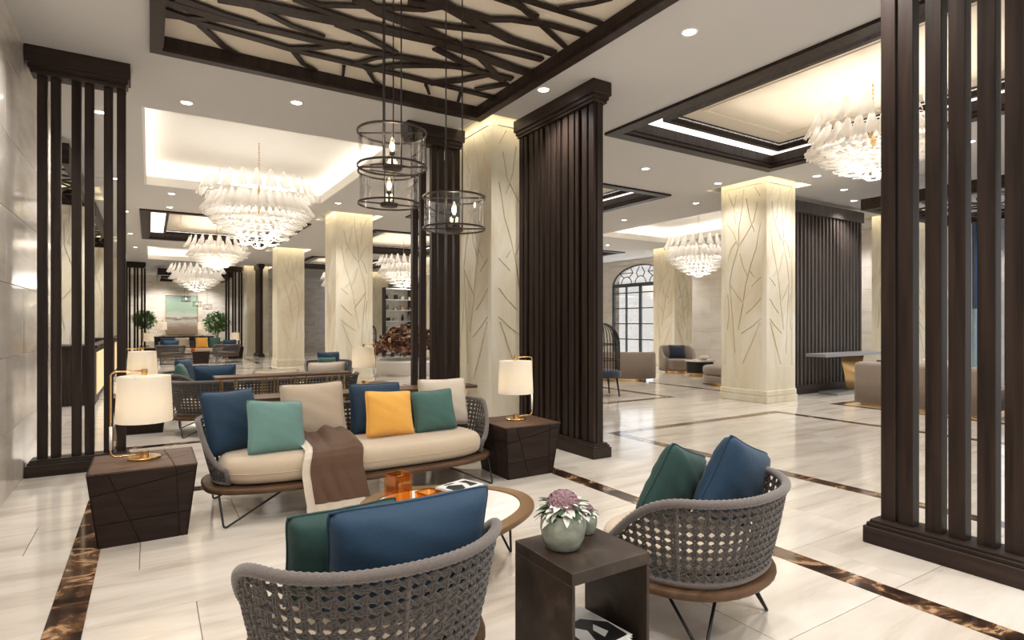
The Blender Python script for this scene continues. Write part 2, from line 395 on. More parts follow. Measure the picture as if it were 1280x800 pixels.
# trays with coves
def tray(r):
    o = ceil
    obj('tray_lip', ringbox(MB(), r, .03, H + .001, H + .16), 'white', o)
    obj('tray_ledge', ringbox(MB(), r, .30, H + .12, H + .16, False), 'white', o)
    obj('tray_side', ringbox(MB(), grow(r, .26), .03, H + .16, H + .42, False), 'white', o)
    obj('tray_panel', MB().box(*grow(r, .3), H + .42, H + .45), 'white', o)
    z = H + .2; cx, cy = (r[0] + r[1]) / 2, (r[2] + r[3]) / 2; lx, ly = r[1] - r[0], r[3] - r[2]
    k = 2.5
    for (x, y, sx, sy) in ((cx, r[2] - .13, lx, .08), (cx, r[3] + .13, lx, .08), (r[0] - .13, cy, .08, ly), (r[1] + .13, cy, .08, ly)):
        area('cove_light', (x, y, z), sx, sy, k * max(sx, sy), (1, .95, .87), (PI, 0, 0))
for t in TRAYS: tray(t)
# dark wood coffers with a lit band and a cream centre
def coffer(r, j):
    o = ceil
    f = MB(); ringbox(f, r, .17, H - .035, H + .07, False); obj('coffer_frame', f, 'woodh', o)
    f = MB(); ringbox(f, r, .03, H - .015, H + .16); obj('coffer_molding', f, 'wood', o)
    f = MB(); ringbox(f, grow(r, -.03), .015, H + .03, H + .16); obj('coffer_molding', f, 'wood', o)
    ri = grow(r, -.42)
    obj('lit_band', ringbox(MB(), grow(r, .02), .44, H + .16, H + .18), 'coveglow', o)  # plain white band; emission stands in for the cove light falling on it
    obj('coffer_trim', ringbox(MB(), ri, .06, H + .09, H + .2, False), 'woodh', o)
    obj('coffer_panel', MB().box(*ri, H + .20, H + .23), 'creamceil', o)
    obj('coffer_panel_mold', ringbox(MB(), grow(ri, -.28), .03, H + .19, H + .205), 'creamceil', o)
    cx, cy = (r[0] + r[1]) / 2, (r[2] + r[3]) / 2
    area('coffer_wash', (cx, cy, H + .02), 1.6, 2.6, 9, (1, .91, .77), (PI, 0, 0))
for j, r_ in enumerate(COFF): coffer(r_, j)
# grille recess
mb = MB(); mb.box(*GR, H + .085, H + .12); obj('grille_recess_panel', mb, 'creamceil', ceil)

# ---- walls with marble slabs
def slabwall(name, axis, pos, a0, a1, z1, thick, sl, sh, mat, skip=(), z0=0.0, sign=1, off=0):
    """axis 'x': plane X=pos, runs along Y.  sign: side on which the wall body lies."""
    holes_ = list(skip); rs = [(a0, a1, z0, z1)]
    for h in holes_: rs = cut(rs, h)
    body = MB(); back = pos + sign * .02; far = pos + sign * thick
    for a, b, c, d in rs:
        if axis == 'x': body.box(min(back, far), max(back, far), a, b, c, d)
        else: body.box(a, b, min(back, far), max(back, far), c, d)
    w_ = struct(name, body, 'grout')
    zz = z0 + .0; row_ = 0; cnt = 0
    edges = [z0] + [e for e in [.53, 1.13, 1.73, 2.33, 2.93, 3.53] if z0 < e < z1] + [z1]
    for e0, e1 in zip(edges[:-1], edges[1:]):
        a = a0 - (sl * .5 if (row_ % 2) else 0) + off
        while a < a1:
            cells = [(max(a, a0), min(a + sl, a1), e0, e1)]
            if cells[0][1] > cells[0][0]:
                for h in holes_: cells = cut(cells, h)
                for (p, q, u, v) in cells:
                    if q - p < .02 or v - u < .02: continue
                    g_ = .002; cx, cz = (p + q) / 2, (u + v) / 2; hx, hz = (q - p) / 2 - g_, (v - u) / 2 - g_
                    if axis == 'x': m_ = MB().cbox(min(0, sign * .03), max(0, sign * .03), -hx, hx, -hz, hz, .0015); lc = (pos, cx, cz)
                    else: m_ = MB().cbox(-hx, hx, min(0, sign * .03), max(0, sign * .03), -hz, hz, .0015); lc = (cx, pos, cz)
                    obj('marble_slab', m_, mat, w_, loc=lc); cnt += 1
            a += sl
        row_ += 1
    return w_
slabwall('wall_left', 'x', -.97, -.8, 9.1, H, .5, 1.45, .6, 'wall', sign=-1, off=.3)
slabwall('wall_left_far', 'x', -.97, 27.0, 35.7, H, .3, 1.6, .6, 'wallfar', sign=-1)
struct('wall_reception', MB().box(-4.3, -4.1, 9.1, 27, 0, H).box(-4.1, -1.0, 26.9, 27.0, 0, H), 'column')
slabwall('wall_back', 'y', 35.7, -.97, 9.0, H, .3, 1.6, .6, 'wall', sign=1)
struct('wall_back_cool', MB().box(9.0, 16.4, 34.5, 34.6, 0, H), 'bluewall')
WIN = [(1.9, 5.2, .15, 3.55), (15.1, 18.25, .15, 3.75)]
slabwall('wall_right', 'x', 16.3, -1.0, 35.7, H, .4, 1.5, .6, 'wallfar', skip=WIN, sign=1)
def arch_window(n, y0, y1, z0, zs, r, curtain=False):
    cy = (y0 + y1) / 2; hw = (y1 - y0) / 2
    X0, X1 = 16.34, 16.42
    f = MB(); T = .06
    for yy in (y0 + T / 2, y1 - T / 2, cy, cy - hw / 2, cy + hw / 2):
        t = .10 if yy in (cy,) else (.10 if abs(abs(yy - cy) - hw + T / 2) < .01 else .045)
        f.box(X0, X1, yy - t / 2, yy + t / 2, z0, zs)
    k = 0; z = z0
    while z < zs - .2:
        f.box(X0 + .02, X1 - .02, y0, y1, z, z + .04); z += .62
    f.box(X0, X1, y0, y1, zs - .06, zs + .08)
    win = struct('window_%d' % n, f, 'mullion')
    # fan light tracery above the transom
    def arc(cy_, cz, rr, a0=0, a1=PI, nn=14): return [(16.38, cy_ + rr * math.cos(a0 + (a1 - a0) * i / nn), cz + rr * math.sin(a0 + (a1 - a0) * i / nn)) for i in range(nn + 1)]
    t = MB(); H2 = r
    t.tube([(16.38, cy + hw * math.cos(PI * i / 24), zs + H2 * math.sin(PI * i / 24)) for i in range(25)], .05, 6)
    for dy in (-.5, 0, .5):
        t.tube(arc(cy + dy * hw, zs + .05, hw * .19), .018, 6)
    for dy, dy2 in ((-.5, -.25), (-.5, -.72), (0, -.14), (0, .14), (.5, .25), (.5, .72)):
        a = (16.38, cy + dy * hw + sgn(dy2 - dy) * hw * .09, zs + .05 + hw * .17); b = (16.38, cy + dy2 * hw * 1.05, zs + H2 * .62)
        t.tube([a, b], .018, 6)
    zz = zs + H2 * .62
    for p in ((-.76, -.26), (.26, .76)): t.tube([(16.38, cy + p[0] * hw, zz), (16.38, cy + p[1] * hw, zz)], .018, 6)
    for p, q in ((-.26, -.36), (-.14, -.04), (.14, .04), (.26, .36), (-.76, -.66), (.76, .66)):
        t.tube([(16.38, cy + p * hw, zz), (16.38, cy + q * hw, zs + H2 * .9)], .018, 6)
    obj('fanlight_tracery', t, 'mullion', win)
    gl = MB(); pts = [(y0, z0), (y1, z0)] + [(cy + hw * math.cos(PI * i / 20), zs + H2 * math.sin(PI * i / 20)) for i in range(21)]
    o = MB(); o.add([(16.39, p[0], p[1]) for p in pts], [tuple(range(len(pts)))]); obj('pane', o, 'clear', win)
    # wall infill around the arch head
    sp = MB(); N_ = 20
    for i in range(N_):
        a0, a1 = PI * i / N_, PI * (i + 1) / N_
        ya, yb = cy + hw * math.cos(a0), cy + hw * math.cos(a1); za, zb = zs + H2 * math.sin(a0), zs + H2 * math.sin(a1)
        top = zs + H2 + .02
        sp.add([(16.3, ya, za), (16.3, yb, zb), (16.3, yb, top), (16.3, ya, top), (16.6, ya, za), (16.6, yb, zb), (16.6, yb, top), (16.6, ya, top)],
               [(0, 1, 2, 3), (7, 6, 5, 4), (0, 4, 5, 1), (3, 2, 6, 7), (0, 3, 7, 4), (1, 5, 6, 2)])
    obj('arch_head', sp, 'wallfar', win)
    return win
arch_window(1, 15.1, 18.25, .15, 2.95, .8)
arch_window(2, 1.9, 5.2, .15, 2.75, .8)
# ================================================================ COLUMNS with carved branches
def stroke_poly(pts, w0, w1):
    """ribbon polygon around a polyline, tapering"""
    L, Rr = [], []; n = len(pts)
    for i, p in enumerate(pts):
        a = Vector(pts[max(0, i - 1)]); b = Vector(pts[min(n - 1, i + 1)]); d = (b - a)
        d = d.normalized() if d.length else Vector((1, 0)); nn = Vector((-d.y, d.x)); w_ = (w0 + (w1 - w0) * i / (n - 1)) / 2
        q = Vector(p); L.append(q + nn * w_); Rr.append(q - nn * w_)
    return L + Rr[::-1]
def carved_face(W, z0, z1, strokes, depth=.018, fw=.09, fd=.012):
    """A stone face in (x,z), normal -y. A frame border stands proud; strokes are cut in."""
    pv = [(0, z0), (W, z0), (W, z1), (0, z1)]; inner = [(fw, z0 + .42), (W - fw, z0 + .42), (W - fw, z1 - .14), (fw, z1 - .14)]
    verts = [Vector(p) for p in pv] + [Vector(p) for p in inner]; faces = [list(range(4)), list(range(4, 8))]; edges = []
    for s in strokes:
        pts = [(fw + u * (W - 2 * fw), z0 + .42 + v * (z1 - .14 - z0 - .42)) for u, v in s[0]]
        poly = stroke_poly(pts, s[1], s[2]); k = len(verts)
        verts += [Vector(p) for p in poly]; faces.append(list(range(k, k + len(poly))))
    vo, eo, fo, _, _, fi = delaunay_2d_cdt(verts, edges, faces, 1, 1e-5)
    V = []; F = []; key = {}; dep = {0: 0.0, 1: fd, 2: fd + depth}
    def vid(i, l):
        if (i, l) not in key: key[(i, l)] = len(V); V.append((vo[i].x, dep[l], vo[i].y))
        return key[(i, l)]
    lv = []
    def inside(x, y, poly):
        c = False; n = len(poly)
        for i in range(n):
            a_, b_ = verts[poly[i]], verts[poly[i - 1]]
            if (a_.y > y) != (b_.y > y) and x < (b_.x - a_.x) * (y - a_.y) / (b_.y - a_.y) + a_.x: c = not c
        return c
    for f in fo:
        cx = sum(vo[i].x for i in f) / len(f); cy = sum(vo[i].y for i in f) / len(f)
        l = 1 if inside(cx, cy, faces[1]) else 0
        if l and any(inside(cx, cy, p) for p in faces[2:]): l = 2
        lv.append(l)
    em = {}
    for k, f in enumerate(fo):
        if lv[k] < 0: continue
        F.append(tuple(vid(i, lv[k]) for i in f))
        for a_, b_ in zip(f, list(f[1:]) + [f[0]]): em.setdefault((min(a_, b_), max(a_, b_)), []).append(lv[k])
    for (a_, b_), ls in em.items():
        if len(ls) == 2 and ls[0] != ls[1]: F.append((vid(a_, ls[0]), vid(b_, ls[0]), vid(b_, ls[1]), vid(a_, ls[1])))
    me = bpy.data.meshes.new('carved_panel'); me.from_pydata(V, [], F); me.materials.append(M['column']); fixn(me)
    s_ = sum(p.normal.y * p.area for p in me.polygons)
    if s_ > 0: me.flip_normals()
    return me
def branch(flip):
    """incised branches: (pixel-free) unit coordinates of the panel, u across, v up"""
    L = [([(.05, .24), (.28, .12), (.52, .01)], .034), ([(.03, .26), (.26, .22), (.55, .18)], .026), ([(.03, .37), (.20, .33), (.42, .29)], .024), ([(.03, .485), (.28, .44)], .022),
         ([(.50, .35), (.58, .27), (.64, .20)], .022), ([(.49, .345), (.70, .40), (.87, .46)], .022), ([(.89, .46), (.80, .56), (.63, .67), (.45, .72), (.22, .80), (.12, .90)], .020), ([(.88, .455), (.80, .27), (.74, .07)], .022),
         ([(.50, .36), (.44, .45), (.30, .56), (.17, .64)], .020), ([(.66, .68), (.78, .75), (.95, .80)], .018), ([(.20, .74), (.33, .82), (.42, .93)], .018), ([(.16, .64), (.09, .73), (.04, .78)], .016),
         ([(.64, .66), (.62, .78), (.52, .90), (.50, .985)], .016), ([(.66, .85), (.80, .91), (.93, .985)], .016), ([(.05, .93), (.20, .985)], .014), ([(.93, .60), (.84, .66), (.70, .70)], .016), ([(.95, .20), (.90, .30), (.94, .40)], .018),
         ([(.40, .50), (.52, .56), (.60, .63)], .016), ([(.20, .49), (.34, .53)], .016), ([(.72, .80), (.76, .88), (.70, .96)], .015)]
    return [([(1 - u if flip else u, v) for u, v in p], w_ * 1.0, w_ * .75) for p, w_ in L]
faceA = carved_face(CW, .22, H + .11, branch(False)); faceB = carved_face(CD, .22, H + .11, branch(True))
core = MB().box(.032, CW - .032, .032, CD - .032, .0, H + .115); core.box(0, CW, .0, .03, .2, .22)
pl = MB().cbox(-.03, CW + .03, -.03, CD + .03, 0, .12, .006); pl.cbox(-.02, CW + .02, -.02, CD + .02, .121, .22, .012)
core_me = core.mesh('column_core', M['column']); fixn(core_me); pl_me = pl.mesh('column_base', M['column']); fixn(pl_me)
colnames = {
 (3.62, 6.28): 'cream carved stone column behind the brass table lamp right of the sofa', (3.62, 13.4): 'cream carved stone column second from the front in the row left of the centre screen',
 (3.62, 20.55): 'cream carved stone column third from the front in the row left of the centre screen', (3.62, 27.7): 'farthest cream carved column in the left row, half hidden by a narrow dark screen',
 (9.2, 6.28): 'large free-standing cream carved column in the open right hall', (9.2, 13.4): 'cream carved column of the hall hidden behind the centre dark screen',
 (9.2, 20.55): 'cream carved column in the hall behind the open slats beside the centre column', (9.2, 27.7): 'far cream carved column just right of the second left-row column',
 (14.7, 6.28): 'cream carved column right of the dark slatted screen wall with console', (14.7, 13.4): 'far right cream carved column between arched window and glass chandelier',
 (-1.85, 13.4): 'cream reception column seen through the left slatted screen, nearer one', (-1.85, 20.55): 'cream reception column seen through the left slatted screen, farther one'}
for x, y in COLS:
    t = thing('stone_column', colnames[(x, y)], 'column', (x, y, 0))
    link('shaft', core_me, t); link('base', pl_me, t)
    link('carved_panel', faceA, t); link('carved_panel', faceA, t, (CW, CD, 0), (0, 0, PI)); link('carved_panel', faceB, t, (0, CD, 0), (0, 0, -PI / 2)); link('carved_panel', faceB, t, (CW, 0, 0), (0, 0, PI / 2))
# ================================================================ SLATTED SCREENS
def cornice(mb, x0, x1, y0, y1, z0, z1):      # stepped head; wide at the top
    h = z1 - z0
    mb.cbox(x0, x1, y0, y1, z0 + h * .35, z1, .004); mb.cbox(x0 + .02, x1 - .02, y0 + .02, y1 - .02, z0 + h * .15, z0 + h * .35, .003); mb.cbox(x0 + .035, x1 - .035, y0 + .035, y1 - .035, z0, z0 + h * .15, .003)
def plinth(mb, x0, x1, y0, y1, z1):
    mb.cbox(x0, x1, y0, y1, 0, z1 * .72, .004); mb.cbox(x0 + .015, x1 - .015, y0 + .015, y1 - .015, z1 * .72, z1 * .88, .003); mb.cbox(x0 + .03, x1 - .03, y0 + .03, y1 - .03, z1 * .88, z1, .003)
def open_screen(L, posts, label, loc, rz, W=.25, headz=(3.70, H), bz=.15, pw=.075):
    """runs along local +x from 0 to L, centred on y=0"""
    t = thing('slatted_screen', label, 'screen', loc, rz)
    m_ = MB(); cornice(m_, 0, L, -W / 2, W / 2, *headz); obj('head_rail', m_, 'woodh', t)
    m_ = MB(); plinth(m_, 0, L, -W / 2, W / 2, bz); obj('base_rail', m_, 'woodh', t)
    me = MB().cbox(-pw / 2, pw / 2, -pw / 2, pw / 2, bz, headz[0], .003).mesh('slat', M['wood']); fixn(me)
    for p in posts: link('slat', me, t, (p, 0, 0))
    return t
P6 = [.14, .24, .41, .51, .66, .76]
open_screen(.80, [.115, .215, .37, .47, .62, .725], 'open dark wood screen of six slats against the left marble wall', (-.96, 6.90, 0), 0)
open_screen(.80, [.14, .25, .40, .50, .62, .73], 'open dark wood slatted screen left of the big column, behind the glass lanterns', (2.72, 6.92, 0), 0)
open_screen(1.05, [.11, .21, .36, .48, .62, .745][:6] + [.90, .99][:0], 'large open dark screen of six tall posts in the right foreground', (4.02, 1.97, 0), -PI / 2, W=.26, pw=.085)
open_screen(.80, P6[:6], 'far open dark screen of thin slats by the left wall, before the painting', (-.93, 28.35, 0), 0)
open_screen(.80, P6[:6], 'far open dark screen of thin slats by the column, right of the painting', (2.72, 28.35, 0), 0)
def dense_screen(L, ns, label, loc, rz, headz=(3.72, H), seed=1, W=.25):
    t = thing('panelled_screen', label, 'screen', loc, rz); r = random.Random(seed)
    m_ = MB(); cornice(m_, 0, L, -W / 2, W / 2, *headz); obj('head_rail', m_, 'woodh', t)
    m_ = MB(); plinth(m_, 0, L, -W / 2, W / 2, .15); obj('base_rail', m_, 'woodh', t)
    obj('back_panel', MB().box(.05, L - .05, -.03, .03, .15, headz[0]), 'wood', t)
    x = .04; pat = [.105, .075, .12, .06, .09]; k = 0; pitch = (L - .08) / ns
    for i in range(ns):
        wd = pitch - .026 - (.03 if i % 3 == 1 else 0)
        me = MB().cbox(0, wd, -.065, .065, .15, headz[0], .004).mesh('slat', M['wood']); fixn(me)
        link('slat', me, t, (.04 + i * pitch, 0, 0))
    return t
dense_screen(1.55, 13, 'dark wood panelled screen standing beside the right table lamp', (4.0, 6.17, 0), -PI / 2)
dense_screen(1.35, 11, 'dark wood panelled screen behind the big column, left of it', (4.0, 8.70, 0), -PI / 2)
dense_screen(1.3, 9, 'narrow dark panelled screen far off between the third and fourth columns', (4.0, 22.9 + 4.7, 0), -PI / 2)
dense_screen(1.3, 9, 'farthest dark panelled screen, right of the painting', (4.0, 30.1, 0), -PI / 2)
def rib_screen(L, ns, label, loc, rz, headz=(3.62, 3.85)):
    t = thing('ribbed_screen', label, 'screen', loc, rz)
    m_ = MB(); m_.cbox(0, L, -.13, .13, *headz, .006); obj('head_rail', m_, 'ribwood', t)
    m_ = MB(); m_.cbox(0, L, -.12, .12, 0, .18, .006); obj('base_rail', m_, 'woodh', t)
    obj('back_panel', MB().box(.02, L - .02, .02, .08, .18, headz[0]), 'wood', t)
    me = MB().cbox(-.026, .026, -.09, .03, .18, headz[0], .003).mesh('slat', M['ribwood']); fixn(me)
    for i in range(ns): link('slat', me, t, (.06 + (L - .12) * i / (ns - 1), 0, 0))
    return t
rib_screen(2.75, 21, 'wide dark ribbed screen wall behind the brass-based console', (10.6, 6.85, 0), 0)
# ================================================================ CEILING LATTICES
GS = [
 ([(0.1,5.6),(0.35,5.67),(0.82,5.71),(1.16,5.76),(1.71,5.75),(2.62,5.75),(3.33,5.76)],0.097),
 ([(0.37,5.71),(0.59,6.04),(0.74,6.17)],0.067),
 ([(0.1,5.44),(0.55,5.49),(0.74,5.49),(0.97,5.47),(1.37,5.46),(1.95,5.38),(2.69,5.25),(3.26,5.21)],0.11),
 ([(0.1,5.68),(0.25,5.64),(0.55,5.5)],0.077),
 ([(0.18,5.34),(0.54,5.43),(0.78,5.45)],0.116),
 ([(0.69,5.12),(1.05,5.3),(1.34,5.35)],0.063),
 ([(0.45,5.14),(0.69,5.09),(1.09,5.04),(1.48,4.98),(1.62,4.94),(1.96,4.91),(2.22,4.88),(2.66,4.91),(3.11,4.98),(3.37,4.99)],0.153),
 ([(0.98,4.84),(1.23,4.9),(1.62,4.94)],0.075),
 ([(1.37,5.06),(1.63,5.12),(2.0,5.29)],0.076),
 ([(1.09,5.76),(1.31,5.62),(1.6,5.37)],0.07),
 ([(1.17,5.8),(1.3,6.01),(1.45,6.11)],0.054),
 ([(1.66,5.85),(1.72,6.1)],0.032),
 ([(1.91,5.84),(2.04,6.04),(2.16,6.14)],0.041),
 ([(2.54,5.83),(2.68,6.05)],0.035),
 ([(2.96,5.82),(3.05,6.07)],0.038),
 ([(1.72,5.77),(1.86,5.51),(2.04,5.32)],0.055),
 ([(1.88,5.82),(2.1,5.55),(2.43,5.34),(2.8,5.18)],0.097),
 ([(2.56,5.77),(2.82,5.51),(3.0,5.23)],0.099),
 ([(3.06,5.65),(3.29,5.33)],0.081),
 ([(1.41,4.58),(1.63,4.68),(2.03,4.75),(2.4,4.85)],0.133),
 ([(1.56,4.62),(1.92,4.45),(2.05,4.31)],0.067),
 ([(1.8,4.68),(2.19,4.59),(2.56,4.47)],0.085),
 ([(1.76,4.4),(2.08,4.3),(2.46,4.29),(2.62,4.19),(2.96,4.09),(3.31,4.07)],0.081),
 ([(1.76,4.23),(1.93,4.25),(2.29,4.37),(2.81,4.5),(3.29,4.5)],0.123),
 ([(2.45,4.78),(2.93,4.69),(3.27,4.67)],0.096),
 ([(2.28,5.02),(2.83,5.22),(3.22,5.31)],0.078),
 ([(2.29,3.83),(2.45,3.92),(2.82,4.1),(3.3,4.34)],0.059),
 ([(2.42,3.88),(2.52,3.88),(2.81,3.87),(3.31,3.84)],0.061),
 ([(2.86,3.84),(3.04,3.64),(3.13,3.5)],0.042),
 ([(2.12,3.98),(2.35,3.99),(2.53,3.99),(2.78,4.04)],0.05),
 ([(2.36,4.8),(2.74,4.97),(3.19,5.3)],0.074),
 ([(0.81,4.82),(1.18,4.83),(1.56,4.62)],0.07)]

GS += [([(x, 8.1 - y) for x, y in p], w_) for p, w_ in GS if min(q[1] for q in p) > 4.92]
def lattice(label, x0, y0, L, W, z0, z1, strokes, hang=False, fw=.14):
    t = thing('ceiling_lattice', label, 'ceiling lattice', (x0, y0, z0)); h = z1 - z0
    f = MB(); ringbox(f, (0, L, 0, W), fw if hang else .10, 0, h); obj('frame', f, 'woodh', t)
    if not hang:
        f = MB(); ringbox(f, (.09, L - .09, .09, W - .09), .02, .03, h); obj('inner_frame', f, 'wood', t)
    for pts, w_ in strokes:
        n = len(pts); m_ = MB(); zz = (.105 if not hang else h * .35) - R.uniform(0, .008)
        poly = stroke_poly(pts, w_, w_ * .8); cx = sum(p.x for p in poly) / len(poly); cy = sum(p.y for p in poly) / len(poly)
        b = [(p.x - cx, p.y - cy) for p in poly]; k = len(b); v = [(p[0], p[1], 0) for p in b] + [(p[0], p[1], .02) for p in b]; f = []
        for i in range(n - 1):
            a, c = i, i + 1; d, e = k - 1 - i, k - 2 - i
            f += [(a, c, e, d), (k + a, k + d, k + e, k + c), (a, k + a, k + c, c), (d, e, k + e, k + d)]
        f += [(0, k - 1, 2 * k - 1, k), (n - 1, k + n - 1, k + n, n)]
        m_.add(v, f); o = obj('branch_bar', m_, 'wood', t, loc=(cx, cy, zz))
    return t
lattice('large dark branch-pattern lattice set in the ceiling above the sofa', 0, GR[2], 3.45, GR[3] - GR[2], 3.885, H + .08, [([(x, y - GR[2]) for x, y in p], w_) for p, w_ in GS])
def rescale(L, W, k=1.0):
    out = []
    for p, w_ in GS[:32]:
        out.append(([(x / 3.45 * L, max(.02, min(W - .02, (y - 3.4) / 2.8 * W))) for x, y in p], w_ * k))
    return out
lattice('dark branch-pattern lattice box under the ceiling, in front of the painting wall', .3, 29.6, 3.0, 4.6, 3.55, H - .1, rescale(3.0, 4.6), True)
lattice('dark branch-pattern lattice hung over the sofa behind the right foreground screen', 10.9, 1.2, 3.3, 4.35, 3.45, 3.65, rescale(3.3, 4.35), True)
lattice('dark lattice canopy over the reception, nearer one behind the left screen', -1.83, 9.9, .9, 3.42, 3.58, 3.86, rescale(.9, 3.42, .5), True, .08)
lattice('dark lattice canopy over the reception, farther one behind the left screen', -1.83, 14.5, .9, 5.95, 3.6, 3.88, rescale(.9, 5.95, .5), True, .08)
# ================================================================ DOWNLIGHTS
ring = MB(); ring.lathe([(.055, -.001), (.062, -.008), (.075, -.006), (.078, 0)], 24, cap0=False, cap1=False); ring_me = ring.mesh('trim_ring', M['white'], True)
lens_me = MB().lathe([(.0005, .006), (.057, .006)], 24, cap0=False, cap1=False).mesh('lens', M['led'])
DL = [(.36, 7.62, 'round downlight just left of the nearest glass chandelier, in front of the white tray'), (1.43, 6.95, 'round downlight between the lattice and the white tray ceiling'),
      (3.98, 3.46, 'brightest round downlight, between lattice and big coffer'), (3.62, 5.15, 'round downlight touching the right edge of the lattice'),
      (-.51, 8.51, 'round downlight seen through the left screen, nearer'), (-.52, 12.26, 'round downlight seen through the left screen, farther'),
      (.36, 13.1, 'first small downlight behind the white tray'), (.37, 14.64, 'second small downlight behind the white tray, by the wooden coffer'),
      (-.46, 15.69, 'downlight left of the wooden coffer, nearest of the left row'), (-.46, 19.5, 'downlight left of the wooden coffer, second of the left row'), (-.4, 22.87, 'downlight of the left row beside the second white tray'),
      (3.36, 12.27, 'downlight between the white tray and the second column'), (3.36, 15.74, 'downlight behind the second column, nearer of two'), (3.36, 17.58, 'downlight behind the second column, farther of two'),
      (6.88, 6.89, 'downlight right of the centre screen below the big coffer'), (8.7, 6.91, 'downlight left of the hall column top'), (9.74, 8.29, 'downlight just beyond the hall column'),
      (9.83, 10.56, 'downlight before the right white tray'), (12.5, 14.2, 'small far downlight by the far right column'), (9.71, 5.67, 'downlight right of the hall column, below the coffer corner'),
      (11.13, 5.97, 'downlight under the right glass chandelier tip'), (9.69, 3.47, 'downlight seen between the tall foreground posts'),
      (1.0, 21.3, 'small downlight between wooden coffer and second white tray, left one'), (1.9, 21.3, 'small downlight between wooden coffer and second white tray, right one'), (1.3, 28.6, 'tiny downlight before the far lattice box, left one'), (2.0, 28.6, 'tiny downlight before the far lattice box, right one')]
UNSEEN = [(-.5, 5.4), (-.5, 3.4), (-.5, 1.4), (3.62, 2.0), (4.4, .6), (.9, .9), (2.4, .9), (1.6, -.8), (4.4, -1.2), (7.0, .3), (9.7, 1.4)]  # unseen downlights, added to brighten the left wall and the foreground
UNSEEN += [(.4, 34.6), (2.5, 34.6), (-3, 11), (-3, 16), (-3, 21), (6.9, 22), (6.9, 14.2), (9.8, 24), (15, 10.5), (13, 3.5), (12, 22), (15.4, 14.8), (15.4, 8.2), (15.6, 4.6), (12.3, 6.4), (9.6, 15.5), (11, 14.2)]  # more added downlights, lifting the back wall, reception and right hall
for k, (x, y) in enumerate(UNSEEN): DL.append((x, y, None))
for x, y, lab in DL:
    if lab is None: t = obj('added_downlight', MB().lathe([(.05, .0), (.06, .03), (.002, .031)], 16, cap0=False, cap1=False), 'white', ceil, loc=(x, y, H))
    else: t = thing('downlight', lab, 'downlight', (x, y, H))
    link('trim_ring', ring_me, t); link('lens', lens_me, t, (0, 0, -.008))
    l = bpy.data.lights.new('spot', 'SPOT'); l.energy = (60 if abs(x - 8.7) < .1 and y < 7 else 125) if y < 12 else (190 if y < 30 else 330); l.color = (1, .96, .91); l.spot_size = 2.2; l.spot_blend = .8; l.shadow_soft_size = .06
    o = bpy.data.objects.new('spot', l); o.location = (0, 0, -.02); COL.objects.link(o); o.parent = t
# ================================================================ HANGING GLASS LANTERNS
def lantern(label, c, zb, zt, r=.205, ceil_z=H + .08, rz=0.0, rods=.055):
    t = thing('glass_lantern', label, 'pendant lamp', (c[0], c[1], zb), rz); h = zt - zb
    def ring_(z): return MB().lathe([(r - .001, z), (r + .007, z), (r + .007, z + .012), (r - .001, z + .012), (r - .001, z)], 48, cap0=False, cap1=False)
    obj('lower_ring', ring_(0), 'dkmetal', t, auto=40); obj('upper_ring', ring_(h - .012), 'dkmetal', t, auto=40)
    obj('glass_cylinder', MB().lathe([(r - .004, .006), (r - .004, h - .006)], 48, cap0=False, cap1=False), 'clear', t, True, fix=False)
    obj('bottom_plate', MB().lathe([(.002, -.016), (.055, -.012), (.062, .0), (.062, .01), (.002, .012)], 28, cap0=False, cap1=False), 'dkmetal', t, auto=40)
    for z in (.006, h - .006):
        obj('cross_bar', MB().box(-r, r, -.005, .005, z - .004, z + .004), 'dkmetal', t)
    for s_ in (-1, 1): obj('rod', MB().tube([(s_ * rods, 0, 0), (s_ * rods, 0, ceil_z - zb)], .0045, 8), 'black', t, True)
    obj('candle_sleeve', MB().tube([(0, 0, .01), (0, 0, .10)], .007, 10), 'dkmetal', t, True)
    obj('socket', MB().lathe([(.007, .075), (.017, .082), (.017, .095), (.012, .10)], 14), 'dkmetal', t)
    b = MB().lathe([(.009, .10), (.018, .122), (.019, .145), (.012, .175), (.002, .19)], 16); bo = obj('bulb', b, 'clear', t, True); obj('filament', MB().tube([(0, 0, .11), (0, 0, .16)], .0055, 6), 'filament', bo)
    point('lantern_light', (0, 0, .14), 1.2, (1, .78, .45), .03, t)
    return t
lantern('upper glass drum lantern of the pair hanging left of the screen', (1.26, 3.40), 2.355, 2.575, rz=-.56)
lantern('lower glass drum lantern of the pair hanging left of the screen', (1.40, 3.84), 2.22, 2.45, rz=-.1, rods=.03)
lantern('lowest glass drum lantern, hanging in front of the big column', (1.74, 3.52), 2.035, 2.255, rz=-.56)
for k, (x, y, z, lab) in enumerate([(1.45, 31.2, 2.45, 'left'), (1.95, 31.9, 2.25, 'middle'), (2.35, 31.4, 2.1, 'right')]):
    lantern('small far glass lantern hanging before the painting, the %s one' % lab, (x, y), z, z + .23, rz=k, ceil_z=H - .001)
